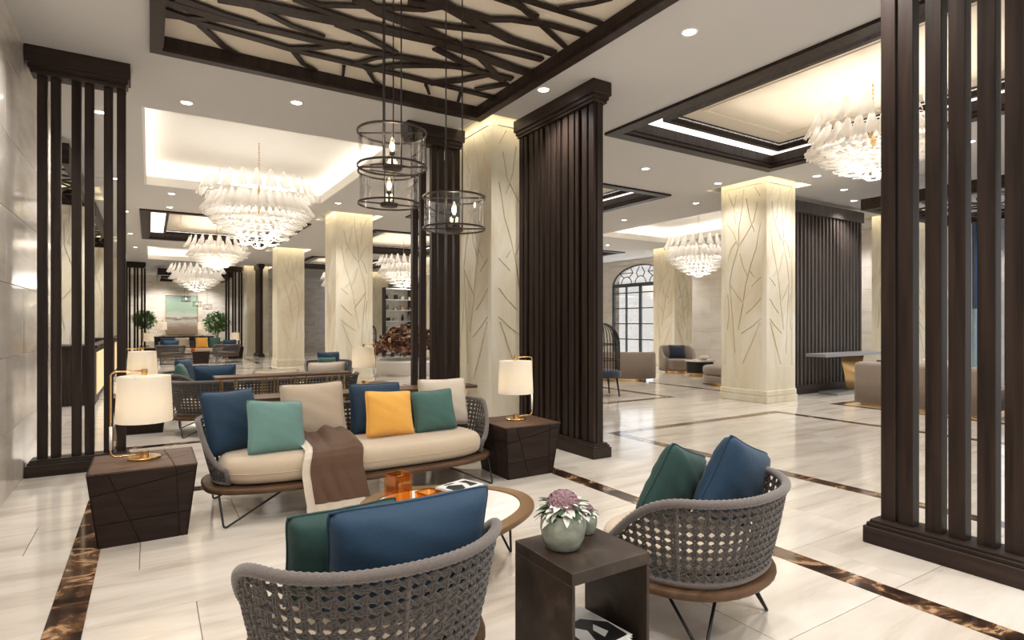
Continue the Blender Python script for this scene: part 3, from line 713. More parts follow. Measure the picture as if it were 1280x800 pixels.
# ================================================================ MURANO-STYLE CHANDELIERS
def petal_mesh(L, W, curl, up=.35):
    """hangs down along -z from its hook, arched section, tip flares outward (+x)"""
    m_ = MB()
    def f(u, v):
        a = (u - .5) * PI * .95; wd = W * (.55 + .75 * smooth01(v * 1.2) - .25 * smooth01((v - .85) / .15)); z = -L * v; out = curl * L * v ** 2.2
        if v < .12: wd *= .45 + .55 * math.sqrt(v / .12)
        rib = 1 + .05 * math.cos(a * 9)
        return (out + wd * .62 * math.cos(a) * rib - wd * .2, wd * math.sin(a) * rib, z + (.02 * math.sin(a * 7) if v > .95 else 0) - (0 if v > .06 else 0))
    m_.grid(f, 10, 9); return m_.mesh('petal', M['petal'], True)
PM = [petal_mesh(.30, .060, .28), petal_mesh(.23, .050, .65), petal_mesh(.20, .048, 1.0)]
def chandelier(label, c, ztop, R0=.84, Hc=1.0, chain=.5, parts=True, tiers=8, power=38, wt=.9):
    t = thing('glass_chandelier', label, 'chandelier', (c[0], c[1], 0)); z0 = ztop          # z0: hook height of the top ring; local z absolute
    t.location = (c[0], c[1], 0)
    fr = MB(); P = []; prof = [(R0 * .80 * (1 - (k / (tiers - 1))) ** .85 + .07, z0 - .10 - (Hc - .27) * (k / (tiers - 1)) ** .92) for k in range(tiers)]
    for k, (r, z) in enumerate(prof): fr.tube([(r * math.cos(a), r * math.sin(a), z) for a in [2 * PI * i / 28 for i in range(28)]], .006, 5, closed=True)
    for i in range(8):
        a = 2 * PI * i / 8; fr.tube([(r * math.cos(a), r * math.sin(a), z) for r, z in prof], .006, 5)
        fr.tube([(0, 0, z0 - .08), (prof[0][0] * math.cos(a), prof[0][0] * math.sin(a), prof[0][1])], .006, 5)
    obj('frame', fr, 'white', t, True, fix=False)
    obj('stem', MB().lathe([(.008, z0 - Hc * .45), (.014, z0 - .3), (.05, z0 - .2), (.02, z0 - .1), (.012, z0 + .05)], 12), 'brass', t, True)
    ch = MB(); n = max(3, int(chain / .045)); zc = z0 + .04
    for k in range(n):
        zz = zc + chain * (k + .5) / n; e = (1, 0) if k % 2 else (0, 1); ch.tube([(e[0] * .011 * math.cos(q), e[1] * .011 * math.cos(q), zz + chain / n * .68 * math.sin(q)) for q in [2 * PI * i / 8 for i in range(8)]], .0035, 4, closed=True)
    obj('chain', ch, 'brass', t, True, fix=False)
    obj('canopy', MB().lathe([(.002, z0 + chain), (.085, z0 + chain + .01), (.09, z0 + chain + .03), (.002, z0 + chain + .031)], 24, cap0=False, cap1=False), 'brass', t, auto=50)
    joined = MB(); r_ = random.Random(3)
    for k, (r, z) in enumerate(prof):
        n = max(6, int(2 * PI * r / (.105 if k else .19))); me = PM[min(2, k // 2)] if k else PM[0]
        for i in range(n):
            a = 2 * PI * (i + .5 * (k % 2)) / n; sc_ = 1.0 - .25 * k / tiers + r_.uniform(-.04, .04)
            zh = z + (.25 if k == 0 else .10); rr = r + (.02 if k == 0 else .03); tilt = (-.10 if k == 0 else -.15 - .07 * k)
            if parts: link('petal', me, t, (rr * math.cos(a), rr * math.sin(a), zh), (0, tilt, a)).scale = (sc_,) * 3
            else:
                mt = Matrix.Translation((rr * math.cos(a), rr * math.sin(a), zh)) @ Euler((0, tilt, a)).to_matrix().to_4x4() @ Matrix.Scale(sc_, 4)
                joined.add([mt @ v.co for v in me.vertices], [tuple(p.vertices) for p in me.polygons])
    if not parts: obj('petals', joined, 'petal', t, True, fix=False, kind='stuff')
    for q in (.3, .6, .85): point('chandelier_light', (0, 0, z0 - .12 - Hc * q * .75), power * (.5 if q < .3 else .25), (1, .96, .89), .12, t)
    return t
chandelier('nearest large white glass chandelier, under the left white tray ceiling', (1.52, 10.25), 3.62, .86, 1.15, H + .42 - 3.62, True)
chandelier('second white glass chandelier of the left row, behind the nearest one', (1.55, 17.6), 3.60, .70, .88, H + .2 - 3.60, True)
chandelier('third and farthest white glass chandelier of the left row', (1.5, 24.6), 3.46, .95, 1.02, H + .42 - 3.46, True)
chandelier('large white glass chandelier partly behind the right foreground posts', (6.98, 3.42), 3.74, .60, .86, H + .2 - 3.62, True, 9, 28)
chandelier('white glass chandelier under the white tray ceiling right of the hall', (12.2, 10.3), 3.52, .84, 1.05, H + .42 - 3.52, True)
chandelier('white glass chandelier glimpsed between second column and open slats', (6.9, 17.6), 3.42, .80, 1.05, H + .2 - 3.42, False)
chandelier('white glass chandelier glimpsed between third and second columns', (6.9, 24.7), 3.42, .80, 1.05, H + .2 - 3.42, False)
# ================================================================ WOVEN SEATING
class Plan:
    """horseshoe outline around the back; front is local +y. t runs 0..1, outward normals known."""
    def __init__(s, a, b, n, th, m=400):
        def P(q):
            return Vector((a * sgn(math.sin(q)) * abs(math.sin(q)) ** (2 / n), -b * sgn(math.cos(q)) * abs(math.cos(q)) ** (2 / n)))
        pts = [P(-th + 2 * th * i / m) for i in range(m + 1)]; d = [0]
        for p, q in zip(pts[:-1], pts[1:]): d.append(d[-1] + (q - p).length)
        s.L = d[-1]; s.tab = []
        j = 0
        for i in range(301):
            x = s.L * i / 300
            while j < m - 1 and d[j + 1] < x: j += 1
            f = (x - d[j]) / max(1e-9, d[j + 1] - d[j]); s.tab.append(pts[j].lerp(pts[j + 1], min(1, f)))
    def at(s, t):
        x = max(0, min(1, t)) * 300; i = min(int(x), 299); return s.tab[i].lerp(s.tab[i + 1], x - i)
    def nrm(s, t):
        d = s.at(min(1, t + .012)) - s.at(max(0, t - .012)); return Vector((-d.y, d.x)).normalized() * -1
def superpoly(a, b, n, m=48): return [(a * sgn(math.cos(q)) * abs(math.cos(q)) ** (2 / n), b * sgn(math.sin(q)) * abs(math.sin(q)) ** (2 / n)) for q in [2 * PI * (i + .5) / m for i in range(m)]]
def slab_round(mb, outline, z0, z1, r, off=(0, 0), k=3):
    """a slab with rounded edge from a convex outline centred near 0"""
    def inset(d):
        out = []; n = len(outline)
        for i in range(n):
            a = Vector(outline[i - 1]); b = Vector(outline[(i + 1) % n]); t = (b - a).normalized(); nn = Vector((-t.y, t.x)); p = Vector(outline[i]) + nn * d
            out.append((p.x + off[0], p.y + off[1]))
        return out
    rr = []
    for i in range(k + 1):
        a = PI / 2 * i / k; rr.append([(x, y, z0 + r - r * math.cos(a)) for x, y in inset(r - r * math.sin(a))])
    for i in range(k + 1):
        a = PI / 2 * i / k; rr.append([(x, y, z1 - r + r * math.sin(a)) for x, y in inset(r - r * math.cos(a))])
    # gently crowned top so that it shades softly
    return mb.rings(rr)
def woven(root, plan, z0, zt, q0, flare, pitch=.040, endh=.05, rim_r=.021, dense=True):
    def g(t):
        q = abs(2 * t - 1); return 1 - (1 - endh) * smooth01((q - q0) / (1 - q0)) ** 1.15
    def ztop(t): return z0 + (zt - z0) * g(t)
    def S(t, z, o=0):
        p = plan.at(t); n = plan.nrm(t); k = flare * ((z - z0) / (zt - z0)) ** .8 + o if z > z0 else o
        return (p.x + n.x * k, p.y + n.y * k, z)
    NC = max(10, int(plan.L / pitch)); m_ = MB(); r = .0045
    zs = [z0 + pitch * .95 * j for j in range(int((zt - z0) / (pitch * .95)) + 1)]
    def run(pts, rr=r):
        if len(pts) > 1: m_.tube(pts, rr, 4, caps=False)
    for i in range(NC + 1):                       # paired uprights
        for e in (-.12, .12):
            t = (i + e) / NC; zz = ztop(t); n = 7; run([S(t, z0 + (zz - z0) * k / n, .003 * (1 if (k + i) % 2 else -1)) for k in range(n + 1)])
    for j, z in enumerate(zs):                    # paired rounds
        for e in (-.11, .11):
            cur = []
            for i in range(2 * NC + 1):
                t = i / (2 * NC); z_ = z + e * pitch
                if z_ < ztop(t) and z_ > z0: cur.append(S(t, z_, .004 * (1 if (i + j) % 2 else -1)))
                else: run(cur); cur = []
            run(cur)
    for dr in (1, -1):                            # diagonals
        for i in range(-len(zs), NC + len(zs)):
            cur = []
            for j2 in range(2 * len(zs)):
                t = (i + .5 + dr * j2 / 2) / NC; z = z0 + pitch * .95 * (j2 / 2)
                if 0 <= t <= 1 and z < ztop(t): cur.append(S(t, z, .006 * (1 if j2 % 2 else -1) * dr))
                else:
                    run(cur, .0050); cur = []
            run(cur, .0050)
    obj('woven_cord', m_, 'rope', root, True, fix=False, kind='stuff')
    n = int(plan.L / .010); P = []; rr = []
    for i in range(n + 1):
        t = i / n; P.append(S(t, ztop(t), 0)); rr.append(rim_r * (1 if i % 2 else .85))
    P = [S(0, z0, 0)] * 1 + P + [S(1, z0, 0)]; rr = [rim_r * .9] + rr + [rim_r * .9]
    obj('rim', MB().tube(P, rr, 9), 'wrap', root, True, fix=False)
    n = int(plan.L / .012); P = []; rr = []
    for i in range(n + 1): t = i / n; P.append(S(t, z0 + .006, 0)); rr.append(.016 * (1 if i % 2 else .9))
    obj('lower_rim', MB().tube(P, rr, 8), 'wrap', root, True, fix=False)
    for t in (.5, .27, .73):
        obj('upright', MB().tube([S(t, z0 + (ztop(t) - z0) * k / 5, 0) for k in range(6)], .008, 6), 'wrap', root, True, fix=False)
def hairpin(mb, a, b, foot, r=.0075, bend=.03):
    """V leg: a -> foot -> b with a round toe"""
    A, B, F = Vector(a), Vector(b), Vector(foot); u = (A - F).normalized(); v = (B - F).normalized(); P = [A]
    for i in range(7):
        t = i / 6; P.append(F + u * bend * (1 - t) ** 2 + v * bend * t ** 2 + (u + v) * bend * .0)
    P.append(B); lo = min(p.z for p in P) - r
    for p in P[1:-1]: p.z -= lo * 1.0 if lo > 0 else lo
    return mb.tube(P, r, 8)
def make_chair(label, loc, rz, group=None):
    t = thing('woven_armchair', label, 'armchair', loc, rz, group)
    o = superpoly(.425, .425, 2.2, 40); b = MB(); slab_round(b, o, .235, .275, .018); obj('seat_board', b, 'walnut', t, auto=40)
    woven(t, Plan(.382, .382, 2.3, math.radians(128)), .292, .660, .42, .08, pitch=.038, endh=.12)
    c = MB(); slab_round(c, superpoly(.325, .325, 2.6, 40), .283, .405, .055, (0, .03), 5); obj('seat_cushion', c, 'beige', t, True)
    for sx in (-1, 1):
        for sy in (-1, 1):
            h = MB(); hairpin(h, (sx * .13, sy * .27, .24), (sx * .30, sy * .10, .24), (sx * .30, sy * .30, .0)); obj('leg', h, 'black', t, True)
    return t
def make_sofa(label, loc, rz):
    t = thing('woven_sofa', label, 'sofa', loc, rz)
    b = MB(); slab_round(b, superpoly(1.17, .455, 3.2, 72), .20, .245, .02); obj('seat_board', b, 'walnut', t, auto=40)
    woven(t, Plan(1.09, .385, 3.4, math.radians(118)), .262, .68, .80, .10, pitch=.04, endh=.25)
    c = MB(); slab_round(c, superpoly(1.06, .375, 3.4, 72), .25, .435, .075, (0, .045), 6); cu = obj('seat_cushion', c, 'beige', t, True)
    p = MB(); p.tube([(x * 1.0, y + .045, .335) for x, y in superpoly(1.063, .378, 3.4, 90)], .004, 5, closed=True); obj('piping', p, 'beige', cu, True)
    for sx in (-1, 1):
        for sy in (-1, 1):
            h = MB(); hairpin(h, (sx * 1.08, sy * .28, .205), (sx * .62, sy * .30, .205), (sx * 1.06, sy * .40, .0)); obj('leg', h, 'black', t, True)
    return t
# ---------------------------------------------------------------- pillows
def pillow_mb(w_, h_, t_, seed=0, n=20, pinch=.07):
    r = random.Random(seed); ph = [r.uniform(0, 6) for _ in range(6)]
    def side(sg):
        def f(i, j):
            u, v = 2 * i - 1, 2 * j - 1
            x = w_ / 2 * u * (1 - pinch * (1 - v * v)) * math.sqrt(1 - .09 * u * u * v ** 6); z = h_ / 2 * v * (1 - pinch * (1 - u * u)) * math.sqrt(1 - .09 * v * v * u ** 6)
            e = max(0, (1 - u ** 6)) * max(0, (1 - v ** 6)); th = t_ / 2 * (e ** .45) * (.58 + .42 * (1 - u * u) * (1 - v * v))
            wr = .0022 * math.sin(7 * u + ph[0] + 3 * v) * math.sin(5 * v + ph[1]) + .0015 * math.sin(11 * v + 6 * u + ph[2])
            rr = max(abs(u), abs(v)); wr += .010 * (rr ** 6) * math.sin(16 * (u * .7 + v) + ph[3]) * (1 - rr ** 8)
            return (x, sg * (th + wr * (e ** .5)) + .01 * u * v, z + h_ / 2)
        return f
    return MB().grid(side(1), n, n), MB().grid(side(-1), n, n), side(1)
PCACHE = {}
def pillow(label, mat, w_, h_, t_, loc, rot, seed=0, group=None, cat='cushion'):
    key = (mat, w_, h_, t_, seed)
    if key not in PCACHE:
        a, b, f = pillow_mb(w_, h_, t_, seed); me = MB(); me.add(a.v, a.f); me.add(b.v, b.f); m_ = me.mesh('cushion', M[mat], True)
        import bmesh
        bm = bmesh.new(); bm.from_mesh(m_); bmesh.ops.remove_doubles(bm, verts=bm.verts, dist=.0004); bmesh.ops.recalc_face_normals(bm, faces=bm.faces); bm.to_mesh(m_); bm.free()
        loop = [f(i / 20, 0) for i in range(20)] + [f(1, i / 20) for i in range(20)] + [f(1 - i / 20, 1) for i in range(20)] + [f(0, 1 - i / 20) for i in range(20)]
        pm = MB().tube(loop, .0045, 5, closed=True).mesh('piping', M[mat], True); PCACHE[key] = (m_, pm)
    m_, pm = PCACHE[key]
    o = link('cushion', m_, None, loc, tuple(math.radians(x) for x in rot)); tag(o, label, cat, group); link('piping', pm, o)
    return o
# ---------------------------------------------------------------- faceted side table
def clip(poly, a, b, c):       # keep a*x+b*y<=c
    out = []; n = len(poly)
    for i in range(n):
        p, q = poly[i], poly[(i + 1) % n]; dp = a * p[0] + b * p[1] - c; dq = a * q[0] + b * q[1] - c
        if dp <= 0: out.append(p)
        if (dp < 0 < dq) or (dq < 0 < dp):
            t = dp / (dp - dq); out.append((p[0] + (q[0] - p[0]) * t, p[1] + (q[1] - p[1]) * t))
    return out
def pieces(poly, lines, g_=.0025):
    ps = [poly]
    for (x0, y0, x1, y1) in lines:
        nx, ny = (y1 - y0), -(x1 - x0); l = math.hypot(nx, ny); nx /= l; ny /= l; c = nx * x0 + ny * y0; nn = []
        for p in ps:
            for s_ in (1, -1):
                q = clip(p, s_ * nx, s_ * ny, s_ * c - g_)
                if len(q) > 2: nn.append(q)
        ps = nn
    return ps
def make_side_table(label, loc, rz, size=.60, base=.49, h=.48):
    t = thing('side_table', label, 'side table', loc, rz); s = size / 2; b = base / 2
    core = MB(); e = .008
    core.add([(-b + e, -b + e, 0), (b - e, -b + e, 0), (b - e, b - e, 0), (-b + e, b - e, 0), (-s + e, -s + e, h - e), (s - e, -s + e, h - e), (s - e, s - e, h - e), (-s + e, s - e, h - e)],
             [(3, 2, 1, 0), (4, 5, 6, 7), (0, 1, 5, 4), (1, 2, 6, 5), (2, 3, 7, 6), (3, 0, 4, 7)]); obj('body', core, 'groove', t)
    faceL = [(-.17, .0, -.02, .0)]
    k = base / .49
    LN = [(-.19, .48, -.02, 0), (-.30, .335, .30, .44), (-.30, .15, .30, .17), (.175, .48, .20, 0)]
    for i in range(4):
        ang = i * PI / 2; sl = math.atan2(s - b, h); fh = math.hypot(h, s - b)
        poly = [(-b, 0), (b, 0), (s, fh), (-s, fh)]; ls = LN if i % 2 == 0 else [(-x0 if i == 1 else x0, y0, -x1 if i == 1 else x1, y1) for x0, y0, x1, y1 in [(-.10, .5, -.08, 0), (.06, .5, .07, 0), (-.3, .30, .3, .36), (-.3, .24, .3, .22)]]
        for q in pieces(poly, ls):
            # local face frame: x along the face, y up the slope, thickness inward
            def P(x, y, d):
                Y = -b - y * math.sin(sl) * 1.0 + d * math.cos(sl); Z = y * math.cos(sl) + d * math.sin(sl) * -0.0
                v = Vector((x, Y, Z)); return Matrix.Rotation(ang, 4, 'Z') @ v
            n = len(q); v = [P(x, y, 0) for x, y in q] + [P(x, y, .01) for x, y in q]
            obj('veneer_panel', MB().add(v, [tuple(range(n)), tuple(range(n, 2 * n))[::-1]] + [(j, n + j, n + (j + 1) % n, (j + 1) % n) for j in range(n)]), 'table', t)
    for q in pieces([(-s, -s), (s, -s), (s, s), (-s, s)], [(.17, -s, .12, s), (-s, .02, s, .14), (-.25, -s, s, .05)]):
        obj('top_panel', MB().prism(q, h - .009, h), 'tabletop', t)
    return t
# ---------------------------------------------------------------- table lamp
def make_lamp(label, loc, rz, power=9, r=.165, sh=.31, z0=.255):
    t = thing('table_lamp', label, 'lamp', loc, rz)
    b = MB(); b.lathe([(.002, 0), (.098, 0), (.10, .004), (.10, .012), (.096, .016), (.002, .016)], 32, cap0=False, cap1=False); obj('base', b, 'brass', t, auto=40)
    obj('knob', MB().lathe([(.026, .014), (.026, .052), (.002, .053)], 20, cap0=True, cap1=True), 'brass', t, auto=40)
    zt = z0 + sh + .035; R_ = r + .025
    arm = MB(); P = [(-.02, 0, .03), (-R_ + .035, 0, .03)]
    P += [(-R_ + .035 - .035 * math.sin(a), 0, .065 - .035 * math.cos(a)) for a in [PI / 2 * i / 5 for i in range(1, 6)]]
    P += [(-R_, 0, zt - .03)] + [(-R_ + .03 - .03 * math.cos(a), 0, zt - .03 + .03 * math.sin(a)) for a in [PI / 2 * i / 5 for i in range(1, 6)]] + [(0, 0, zt)]
    obj('arm', arm.tube(P, .0055, 8), 'brass', t, True)
    obj('grip', MB().tube([(-R_, 0, .08), (-R_, 0, z0 - .02)], .009, 10), 'white', t, True)
    obj('finial', MB().lathe([(.002, zt - .03), (.016, zt - .03), (.018, zt - .01), (.018, zt + .012), (.002, zt + .014)], 16, cap0=False, cap1=False), 'brass', t, auto=40)
    s = MB(); s.lathe([(r + .004, z0), (r + .005, z0 + .01), (r - .008, z0 + sh)], 40, cap0=False, cap1=False); s.lathe([(r + .001, z0), (r + .002, z0 + .01), (r - .011, z0 + sh)], 40, cap0=False, cap1=False)
    sh_ = obj('shade', s, 'shade', t, True, fix=False)
    sp = MB(); 
    for k in range(3): a = k * 2 * PI / 3; sp.tube([(0, 0, z0 + sh - .02), ((r - .01) * math.cos(a), (r - .01) * math.sin(a), z0 + sh - .015)], .002, 5)
    obj('spider', sp, 'brass', sh_)
    obj('bulb', MB().lathe([(.002, z0 + .06), (.022, z0 + .08), (.028, z0 + .11), (.02, z0 + .14), (.014, z0 + .18)], 14), 'bulb', t, True)
    l = point('lamp_light', (0, 0, z0 + .12), power, (1, .90, .74), .03, t)
    return t
# ================================================================ FIRST SEATING GROUP
SOF = (1.49, 4.80)
sofa = make_sofa('cream and taupe woven sofa facing the camera, with the brown throw on it', (SOF[0], SOF[1], 0), PI)
tl = make_side_table('faceted dark wood side table at the left end of the nearest sofa', (-.03, 4.66, 0), 0)
tr = make_side_table('faceted dark wood side table at the right end of the nearest sofa', (2.97, 4.67, 0), 0)
ll = make_lamp('nearest table lamp with white drum shade, on the left side table', (-.03, 4.70, .48), 0)
lr = make_lamp('table lamp with white drum shade in front of the big column', (2.99, 4.72, .48), PI)
ca = make_chair('woven armchair with its back to the camera, cut off at the bottom edge', (.69, 2.11, 0), math.radians(-3))
cb = make_chair('woven armchair on the right, turned towards the coffee table', (2.21, 1.98, 0), math.radians(10))
Z = .43
pillow('deep blue cushion leaning on the left arm of the nearest sofa', 'blue', .47, .50, .20, (.58, 4.90, Z - .02), (-18, 0, 28), 1)
pillow('light teal cushion in front of the blue one at the sofa left end', 'lteal', .44, .42, .17, (.82, 4.64, Z - .01), (-22, 5, 10), 2)
pillow('large sand cushion against the sofa back, behind the throw', 'beige2', .53, .50, .19, (1.18, 4.98, Z - .01), (-16, -2, -4), 3)
pillow('navy cushion behind the mustard one on the nearest sofa', 'blue', .50, .46, .18, (1.74, 5.03, Z - .01), (-14, 0, 3), 4)
pillow('mustard yellow cushion on the nearest sofa', 'yellow', .45, .40, .17, (1.76, 4.78, Z), (-14, 3, 6), 5)
pillow('pale sand cushion behind the teal one on the nearest sofa', 'pale', .50, .46, .17, (2.38, 5.0, Z), (-14, 0, -4), 6)
pillow('teal cushion right of the mustard one on the nearest sofa', 'teal', .42, .38, .17, (2.20, 4.80, Z), (-14, -2, 2), 7)
pillow('dark green cushion at the left in the armchair with its back to us', 'green', .40, .34, .19, (.58, 2.09, .425), (8, 0, 0), 8)
pillow('deep blue cushion at the right in the armchair with its back to us', 'blue', .60, .39, .21, (.77, 1.93, .425), (10, 0, -2), 9)
pillow('dark green cushion in the right armchair', 'green', .42, .40, .18, (2.17, 2.09, .405), (16, 20, 14), 10)
pillow('deep blue cushion in the right armchair', 'blue', .52, .43, .22, (2.43, 1.93, .40), (14, 20, 12), 11)
# throw over the seat front
def throw():
    t = thing('throw_blanket', 'brown wool throw with a pale border, draped over the sofa seat front', 'blanket', (0, 0, 0))
    prof = [(4.93, .50), (4.80, .47), (4.62, .458), (4.47, .452), (4.41, .44), (4.375, .405), (4.36, .36), (4.352, .30), (4.335, .245), (4.325, .15), (4.322, .085)]
    def pt(s, k, off):
        x = 1.02 + .36 * s; i = min(int(k * 10), 9); f = k * 10 - i; y = prof[i][0] * (1 - f) + prof[i + 1][0] * f; z = prof[i][1] * (1 - f) + prof[i + 1][1] * f
        fold = .016 * math.sin(s * 11 + 2.2 * math.sin(k * 3) + 1.5 * s * s) * (.5 + .5 * math.sin(s * 5)) * smooth01(k * 1.6 - .35) + .0
        lump = (.075 * math.exp(-((s - .72) / .22) ** 2) + .03 * math.sin(s * 14 + 6 * k)) * math.exp(-((k - .14) / .20) ** 2)
        x += .05 * k * (s - .35) + .02 * math.sin(k * 7)
        return (x, y - abs(fold) - off, z + max(0, lump) + off + .004)
    a = MB().grid(lambda s, k: pt(s, k, .006), 44, 60); b = MB().grid(lambda s, k: pt(s, k, 0), 44, 60); a.add(b.v, [f[::-1] for f in b.f]); obj('cloth', a, 'brown', t, True, fix=False)
    def bl(s, k): p = pt(-.14 + .15 * s, k, .003); return (p[0], p[1] + .001, p[2] if p[2] < 9 else 0)
    a = MB().grid(bl, 4, 50)
    p0 = [pt(-.14 + 1.05 * i / 40, 1, .003) for i in range(41)]
    a.add([(p[0], p[1], p[2]) for p in p0] + [(p[0], p[1] - .004, p[2] - .055) for p in p0], [(i, i + 1, 42 + i, 41 + i) for i in range(40)])
    obj('border', a, 'pale', t, True, fix=False)
throw()
# coffee table
def rtri(r0, k=.13, n=60, ph=0): return [(r0 * (1 + k * math.cos(3 * (a - ph))) * math.cos(a), r0 * (1 + k * math.cos(3 * (a - ph))) * math.sin(a)) for a in [2 * PI * i / n for i in range(n)]]
def coffee_table(label, loc, rz, z=.35, r=.50):
    t = thing('coffee_table', label, 'table', loc, rz)
    o = rtri(r, .07); i_ = [(x * .84, y * .84) for x, y in o]; mm = MB(); n = len(o)
    rings = []
    for s_, zz in ((1.0, z - .03), (1.012, z - .015), (1.0, z), (.97, z + .004), (.85, z + .002), (.845, z - .03)): rings.append([(x * s_, y * s_, zz) for x, y in o])
    rings.append(rings[0]); mm.rings(rings, False, False); obj('rim', mm, 'tablerim', t, auto=50)
    obj('marble_top', MB().prism(i_, z - .02, z - .004), 'marble', t)
    for k in range(3):
        a = k * 2 * PI / 3; d = Vector((math.cos(a), math.sin(a), 0)); e = Vector((-d.y, d.x, 0)); A = d * .33 + e * .16; B = d * .33 - e * .16; F = d * .44
        h = MB(); hairpin(h, (A.x, A.y, z - .03), (B.x, B.y, z - .03), (F.x, F.y, 0)); obj('leg', h, 'black', t, True)
    return t
ct = coffee_table('rounded walnut coffee table with white top, before the nearest sofa', (1.44, 3.02, 0), 0)
def sq_vase(label, loc, rz, s, h, mat, th=.008, frame=False):
    t = thing('glass_vase', label, 'vase', loc, rz); a = s / 2; b = a - th
    m_ = MB(); c = .008
    def sq(q, z): return [(-q + c, -q, z), (q - c, -q, z), (q, -q + c, z), (q, q - c, z), (q - c, q, z), (-q + c, q, z), (-q, q - c, z), (-q, -q + c, z)]
    m_.rings([sq(a, 0), sq(a, h), sq(b, h), sq(b, .015)], True, True); obj('glass_body', m_, mat, t)
    if frame:
        f = MB()
        for sx in (-1, 1):
            for sy in (-1, 1): f.box(sx * a - .004, sx * a + .004, sy * a - .004, sy * a + .004, 0, h)
        obj('edges', f, 'bookwhite', t)
    else:
        f = MB(); f.rings([sq(a + .002, h - .008), sq(a + .002, h + .002), sq(b - .001, h + .002), sq(b - .001, h - .008)], False, False); obj('lip', f, mat, t)
    return t
zt = .347
sq_vase('tall square amber glass vase on the coffee table', (1.165, 3.05, zt), .3, .115, .225, 'amber')
sq_vase('short square amber glass holder on the coffee table', (1.315, 2.985, zt), .3, .11, .12, 'amber')
sq_vase('clear glass cube holder in front of the amber ones on the coffee table', (1.25, 2.885, zt), .3, .09, .11, 'clear', frame=True)
sq_vase('clear glass cube holder between the amber holder and the books', (1.43, 2.98, zt), .3, .06, .10, 'clear', frame=True)
def book(label, loc, rz, w_, d, h, cover, group=None, cat='book'):
    t = thing('book', label, cat, loc, rz, group)
    obj('pages', MB().box(-w_ / 2 + .004, w_ / 2 - .004, -d / 2 + .003, d / 2 - .003, .002, h - .002), 'paper', t)
    c = MB(); c.box(-w_ / 2, w_ / 2, -d / 2, d / 2, 0, .0025).box(-w_ / 2, w_ / 2, -d / 2, d / 2, h - .0025, h).box(-w_ / 2, -w_ / 2 + .0025, -d / 2, d / 2, 0, h); obj('cover', c, cover, t)
    return t
zz = zt
for k, (w_, d, h, cv, rz, lab) in enumerate([(.27, .20, .022, 'bookgrey', .35, 'grey book at the bottom of the coffee table stack'), (.26, .19, .02, 'bookwhite', .30, 'white book in the middle of the coffee table stack'), (.25, .18, .018, 'bookgrey', .42, 'second book from the top of the coffee table stack'), (.24, .175, .012, 'bookwhite', .33, 'black and white book on top of the coffee table stack')]):
    b_ = book(lab, (1.60, 3.16, zz), rz, w_, d, h, cv); zz += h
pr = MB(); 
for q in ([(-.10, -.07), (-.02, -.07), (.02, .0), (-.05, .05), (-.10, .02)], [(.03, -.06), (.10, -.06), (.10, .05), (.05, .06), (.06, .0)], [(-.06, .06), (.02, .055), (.0, .075), (-.06, .078)]): pr.prism(q, .0121, .0126)
obj('cover_print', pr, 'ink', b_)
# square bronze table with pots and magazines
BT = (1.40, 1.745)
t = thing('open_cube_table', 'dark bronze open cube table between the two armchairs, with potted flowers', 'side table', (BT[0], BT[1], 0))
h_ = .55; s_ = .182
obj('top', MB().cbox(-s_, s_, -s_, s_, h_ - .045, h_, .002), 'bronze', t)
for sx in (-1, 1): obj('side_panel', MB().cbox(min(sx * s_, sx * (s_ - .014)), max(sx * s_, sx * (s_ - .014)), -s_, s_, 0, h_ - .0455, .002), 'bronze', t)
obj('shelf', MB().cbox(-s_ + .015, s_ - .015, -s_, s_, .17, .185, .002), 'bronze', t)
def textobj(txt, size, loc, rot, mat, parent, name='lettering'):
    cu = bpy.data.curves.new('text', 'FONT'); cu.body = txt; cu.size = size; cu.extrude = .0003; cu.align_x = 'CENTER'
    o = bpy.data.objects.new(name, cu); COL.objects.link(o)
    dg = bpy.context.evaluated_depsgraph_get(); me = bpy.data.meshes.new_from_object(o.evaluated_get(dg)); bpy.data.objects.remove(o)
    me.materials.clear(); me.materials.append(M[mat]); o = link(name, me, parent, loc, rot); return o
zz = .186
for k, (cv, rz, lab, txt) in enumerate([('bookwhite', .05, 'lowest magazine of the stack inside the bronze cube table', None), ('bookwhite', -.04, 'second magazine from the bottom inside the bronze cube table', None), ('ink', .06, 'black-spined magazine in the middle of the stack in the cube table', None), ('bookwhite', .0, 'magazine just below the top one in the cube table', 'MODERN'), ('bookwhite', .10, 'top magazine with black and white cover in the bronze cube table', 'INTERIOR')]):
    b_ = book(lab, (BT[0] + .0, BT[1] - .035 + .004 * k, zz), rz, .23, .28, .011, cv, cat='magazine'); zz += .0112
pr = MB(); pr.prism([(-.11, -.13), (.10, -.13), (.11, -.02), (.04, .06), (-.08, .05), (-.112, -.04)], .0111, .0114)
o = obj('cover_print', pr, 'ink', b_)
pr = MB(); pr.prism([(-.07, -.06), (-.03, -.10), (.0, -.02), (-.03, .03), (-.06, .0)], .0115, .0117); pr.prism([(.02, -.09), (.06, -.07), (.05, .0), (.02, -.03)], .0115, .0117); obj('cover_figures', pr, 'bookwhite', b_)
textobj('ero', .062, (-.04, .075, .0114), (0, 0, 0), 'ink', b_)
